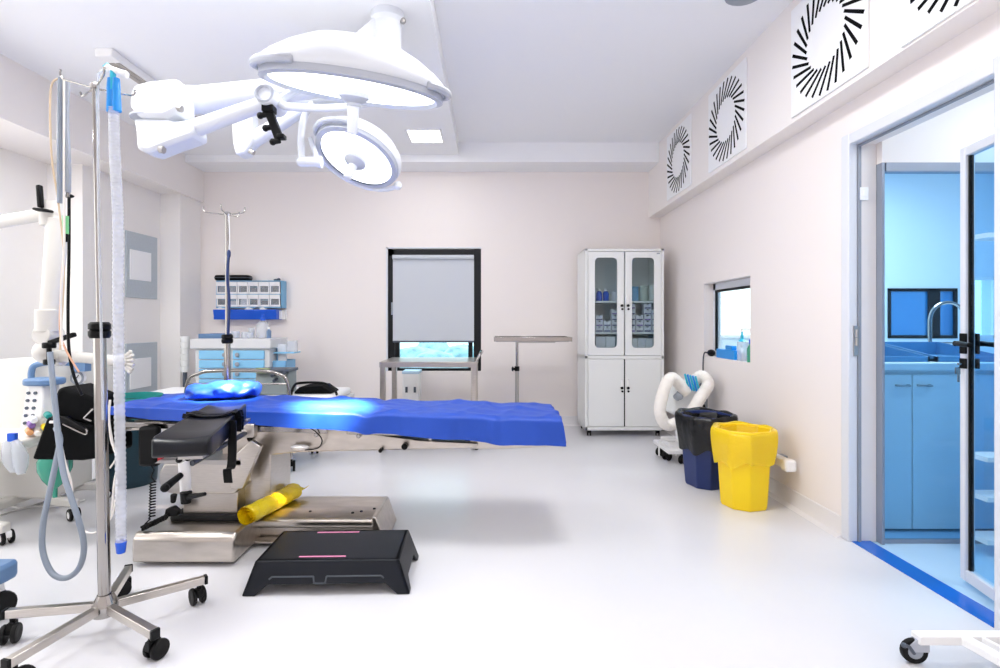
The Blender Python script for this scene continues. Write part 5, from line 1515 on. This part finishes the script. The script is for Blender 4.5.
for i, (px, lab) in enumerate(((221, 'white wrapped packet at the left end of the blue gutter'), (249, 'white wrapped packet in the middle of the blue gutter'), (258, 'dark wrapped packet lying in the blue gutter'), (263, 'white wrapped packet right of the dark one'))):
    c = W(px, 311, 5.84); c.z = gz0 + .105
    tag(MB().ball(c, (.05, .03, .045), 12).build('packet', (paper_m, paper_m, dgrey_m, paper_m)[i]), lab, 'packet')

# gurney behind the table
gu = thing('gurney', 'white patient trolley with bent rail standing behind the operating table', 'trolley', (-2.2, 4.35, 0))
MB().box2((-2.85, 4.06, .48), (-1.20, 4.70, .53)).build('deck', cartgrey_m, gu, bevel=.01)
MB().box2((-2.80, 4.10, .53), (-1.22, 4.66, .59)).build('mattress', white_m, gu, bevel=.02)
MB().box2((-2.75, 4.10, .16), (-1.55, 4.66, .18)).build('lower_shelf', cartblue_m, gu, bevel=.004)
for (x, y) in ((-2.78, 4.10), (-1.54, 4.10), (-2.78, 4.66), (-1.54, 4.66)):
    MB().cyl((x, y, .10), (x, y, .49), .018).build('leg', chrome_m, gu); caster(gu, x, y, .105, .042, 1.9)
b = MB(); ra = [(W(185, 390, 4.04)), W(188, 381, 4.04), W(198, 374, 4.04), W(212, 371, 4.04), W(262, 371, 4.04), W(278, 374, 4.04), W(287, 381, 4.04), W(291, 392, 4.04)]
ra[0].z = .51; ra[-1].z = .51
b.tube(smooth_path(ra, 6), .014, 12); b.tube([W(187, 384, 4.04), W(288, 384, 4.04)], .008, 8); b.build('side_rail', chrome_m, gu)
de = thing('monitor_unit', 'grey control box with knobs standing on the trolley', 'monitor', W(270, 386, 4.2))
a0 = W(254, 386, 4.15); a1 = W(287, 371, 4.15)
b = MB(); b.prism([(4.14, .592), (4.36, .592), (4.36, a1.z + .01), (4.19, a1.z)], 'x', a0.x, a1.x); b.build('casing', mat('casing_grey', '#8f9a9c', .5), de, bevel=.008)
b = MB()
for (px, py) in ((272, 376), (278, 375), (283, 374), (274, 381)):
    c = W(px, py, 4.12); b.cyl(c, c + Vector((0, .06, .01)), .013, .013, 12)
b.build('knob', dgrey_m, de)
MB().box2((a0.x + .02, 4.135, .76), (a0.x + .12, 4.17, .80)).build('screen', mat('screen_olive', '#9aa77c', .3), de)
MB().box2((a0.x - .01, 4.15, a1.z - .012), (a1.x + .01, 4.37, a1.z + .012)).build('dark_top', dgrey_m, de, bevel=.004)
ba = thing('foam_pad', 'black padded mask with a thin hoop lying behind the blue drape', 'pad', W(310, 395, 4.2))
b = MB(); b.tube(smooth_path([W(291, 395, 4.14), W(294, 386, 4.16), W(300, 383, 4.18), (W(322, 383, 4.18)), W(333, 388, 4.16), W(337, 395, 4.14)], 6), .010, 10)
b.build('hoop', black_m, ba)
b = MB(); b.prism([(W(a, c_, 4.2).x, max(.592, W(a, c_, 4.2).z)) for a, c_ in ((293, 396), (299, 387), (322, 386), (333, 396))], 'y', 4.18, 4.42); b.build('pad_body', fabricb_m, ba, bevel=.02)

# ================================================================== RIGHT SIDE
# smoke evacuator with white hose
sv = thing('suction_unit', 'white wheeled warming unit with a looped fat white hose', 'medical device', (1.58, 4.45, 0))
MB().box2((1.44, 4.28, .09), (1.78, 4.68, .125)).build('base_plate', white_m, sv, bevel=.008)
b = MB(); b.prism(rrect(.27, .24, .03), 'z', .125, .16, Matrix.Translation((1.62, 4.52, 0))); b.cyl((1.62, 4.56, .12), (1.62, 4.56, .60), .022); b.build('pole', white_m, sv)
b = MB(); b.prism(rrect(.25, .22, .05), 'z', .38, .66, Matrix.Translation((1.64, 4.54, 0))); b.build('blower_housing', cab_m, sv, bevel=.03)
b = MB(); b.prism(rrect(.10, .14, .03), 'z', .35, .70, Matrix.Translation((1.80, 4.55, 0))); b.build('filter_box', mat('filter_grey', '#8d959c', .5), sv, bevel=.015)
hosep = [W(686, 392, 4.36), W(672, 378, 4.30), W(664, 390, 4.26), W(660, 412, 4.24), W(668, 425, 4.24), W(688, 416, 4.24), W(700, 398, 4.28), W(708, 384, 4.33), W(701, 376, 4.38), W(690, 385, 4.42)]
b = MB(); sp = smooth_path(hosep, 22); b.tube(sp, lambda t_, i: .046 + .0025 * (1 if i % 4 < 2 else 0), 16); b.build('hose', cream_m, sv)
b = MB()
for i in range(5):
    b.bar(W(685 + i * 2.6, 374 + i * .6, 4.30), W(689 + i * 2.6, 390 + i * .4, 4.34), .012, .012, mi=i % 2)
b.build('cyan_label_strips', [cyan_m, cblue_m], sv)
b = MB(); b.ball(W(679, 396, 4.36), .035, 12); b.cyl(W(676, 398, 4.36), W(684, 390, 4.40), .03); b.build('nozzle', grey_m, sv)
MB().cyl(W(702, 407, 4.40), W(702, 407, 4.44), .028, .028, 14).build('dial', black_m, sv)
b = MB(); b.bar(W(659, 440, 4.45), W(659, 456, 4.45), .01, .01); b.bar(W(659, 440, 4.45), W(676, 440, 4.42), .01, .01); b.bar(W(676, 440, 4.42), W(676, 456, 4.42), .01, .01); b.build('wire_guard', white_m, sv)
for (x, y) in ((1.46, 4.58), (1.47, 4.44), (1.56, 4.31), (1.74, 4.31), (1.74, 4.64)): caster(sv, x, y, .095, .036, .6)

# lined bins
def bin_(name, label, cx, cy, rz, w0, d0, w1, d1, h, chm, body, liner, drop, wave, rimh):
    t = thing(name, label, 'bin', (cx, cy, 0), rz)
    def oct_(w, d, c):
        w /= 2; d /= 2
        return [(-w + c, -d), (w - c, -d), (w, -d + c), (w, d - c), (w - c, d), (-w + c, d), (-w, d - c), (-w, -d + c)]
    def ring_(w, d, c, z): return [(x, y, z) for x, y in oct_(w, d, c)]
    b = MB(); rr = [ring_(w0 * .96, d0 * .96, chm * .8, 0), ring_(w0, d0, chm * .8, .02), ring_(w1, d1, chm, h), ring_(w1 + .02, d1 + .02, chm, h), ring_(w1 + .02, d1 + .02, chm, h + .015), ring_(w1 - .02, d1 - .02, chm, h + .015), ring_(w0 - .03, d0 - .03, chm * .8, .02)]
    vs = [p for r in rr for p in r]; fs = []
    for i in range(len(rr) - 1):
        for k in range(8): fs.append((i * 8 + k, i * 8 + (k + 1) % 8, (i + 1) * 8 + (k + 1) % 8, (i + 1) * 8 + k))
    fs += [tuple(range(7, -1, -1)), tuple((len(rr) - 1) * 8 + k for k in range(8))]
    b.add(vs, fs); b.build('bin_body', body, t, local=True, bevel=.008)
    # liner: inside, over the rim, hanging down outside
    prof = [(-.03, h * .55), (-.02, h * .85), (-.012, h + .02), (.012, h + rimh), (.022, h + .01), (.026, h - drop * .3), (.026, h - drop * .65), (.020, h - drop)]
    M_ = 88; vs = []; fs = []
    def perim(w, d, c, s_):
        pts = oct_(w, d, c) ; L_ = []
        tot = 0
        for k in range(8):
            a = Vector((*pts[k], 0)); e = Vector((*pts[(k + 1) % 8], 0)); L_.append((tot, a, e)); tot += (e - a).length
        q = s_ * tot
        for (o_, a, e) in reversed(L_):
            if q >= o_: 
                l = (e - a).length; return a.lerp(e, min(1, (q - o_) / l))
    for i, (off, z) in enumerate(prof):
        f_ = z / h
        for k in range(M_):
            s_ = k / M_
            w = w0 + (w1 - w0) * min(f_, 1.02) + 2 * off; d_ = d0 + (d1 - d0) * min(f_, 1.02) + 2 * off
            p = perim(w, d_, chm, s_)
            nn = noise.noise(Vector((p.x * 9, p.y * 9, z * 6 + cx)))
            n2_ = noise.noise(Vector((p.x * 22, p.y * 22, z * 9 + 3)))
            out = 1 + wave * (nn * .5 + n2_ * .3) * (1.0 if i > 2 else .3) / .18
            zz = z + (.02 * nn if i in (2, 3, 4) else 0) + (.035 * nn + .015 * math.sin(s_ * 40)) * (i == 7)
            vs.append((p.x * out, p.y * out, zz))
    for i in range(len(prof) - 1):
        for k in range(M_): fs.append((i * M_ + k, i * M_ + (k + 1) % M_, (i + 1) * M_ + (k + 1) % M_, (i + 1) * M_ + k))
    b = MB(); b.add(vs, fs); b.build('liner', liner, t, local=True, smooth=75, sub=1)
    return t
bin_('waste_bin', 'dark blue bin lined with a black bag beside the yellow one', 1.54, 3.78, math.radians(16), .25, .26, .32, .33, .49, .08, navy_m, bliner_m, .23, .030, .03)
bin_('waste_bin', 'bright yellow bin with yellow liner by the right wall', 1.61, 3.36, math.radians(15), .26, .25, .32, .30, .475, .085, yellow_m, yliner_m, .19, .007, .02)

# trolley corner at the lower right
tr = thing('trolley_base', 'white trolley base with grey caster at the lower right edge', 'trolley', (1.62, 1.7, 0))
b = MB(); b.box2((1.445, 1.78, .072), (1.80, 1.82, .103)); b.bar((1.60, 1.79, .088), (1.66, 1.45, .088), .035, .028); b.bar((1.655, 1.79, .088), (1.73, 1.45, .088), .012, .028); b.box2((1.45, 1.42, .072), (1.84, 1.46, .103)); b.cyl((1.80, 1.62, .1), (1.80, 1.62, .9), .025); b.box2((1.66, 1.60, .09), (1.82, 1.64, .118))
b.build('base_frame', white_m, tr, bevel=.003)
MB().box2((1.77, 1.45, .90), (1.89, 1.74, .92)).build('table_plate', white_m, tr, bevel=.003)
f = caster(tr, 1.465, 1.80, .09, .042, PI * .95, lampg_m, rubber_m, grey_m, twin=False)
b = MB(); b.tube([(1.42, 1.775, .05), (1.40, 1.77, .075), (1.385, 1.77, .08)], .006, 8); b.ball((1.383, 1.77, .08), .009, 8); b.build('brake_lever', dgrey_m, f)
for (x, y) in ((1.80, 1.80), (1.47, 1.44), (1.81, 1.44)): caster(tr, x, y, .09, .042, PI * .9, lampg_m, rubber_m, grey_m, twin=False)

# ================================================================== LIGHT, CAMERA
w = bpy.data.worlds.new('World'); sc.world = w; w.use_nodes = True
bg = w.node_tree.nodes['Background']; bg.inputs['Color'].default_value = (1, .985, .965, 1); bg.inputs['Strength'].default_value = 3.0
cam_d = bpy.data.cameras.new('camera'); cam_d.sensor_width = 36; cam_d.lens = F / 1000 * 36; cam_d.clip_start = .02
cam_d.shift_x = (500 - VX) / 1000; cam_d.shift_y = -(334 - VY) / 1000
co = bpy.data.objects.new('camera', cam_d); col.objects.link(co); co.location = (0, 0, CAMZ); co.rotation_euler = (PI / 2, 0, 0)
sc.camera = co
vs_ = sc.view_settings; vs_.view_transform = 'Standard'; vs_.look = 'None'; vs_.gamma = 1.0; vs_.exposure = 0.04; vs_.use_curve_mapping = False
sc.cycles.max_bounces = 12; sc.cycles.diffuse_bounces = 6; sc.cycles.transparent_max_bounces = 16
sc.cycles.use_denoising = True
sc.cycles.sample_clamp_indirect = 8
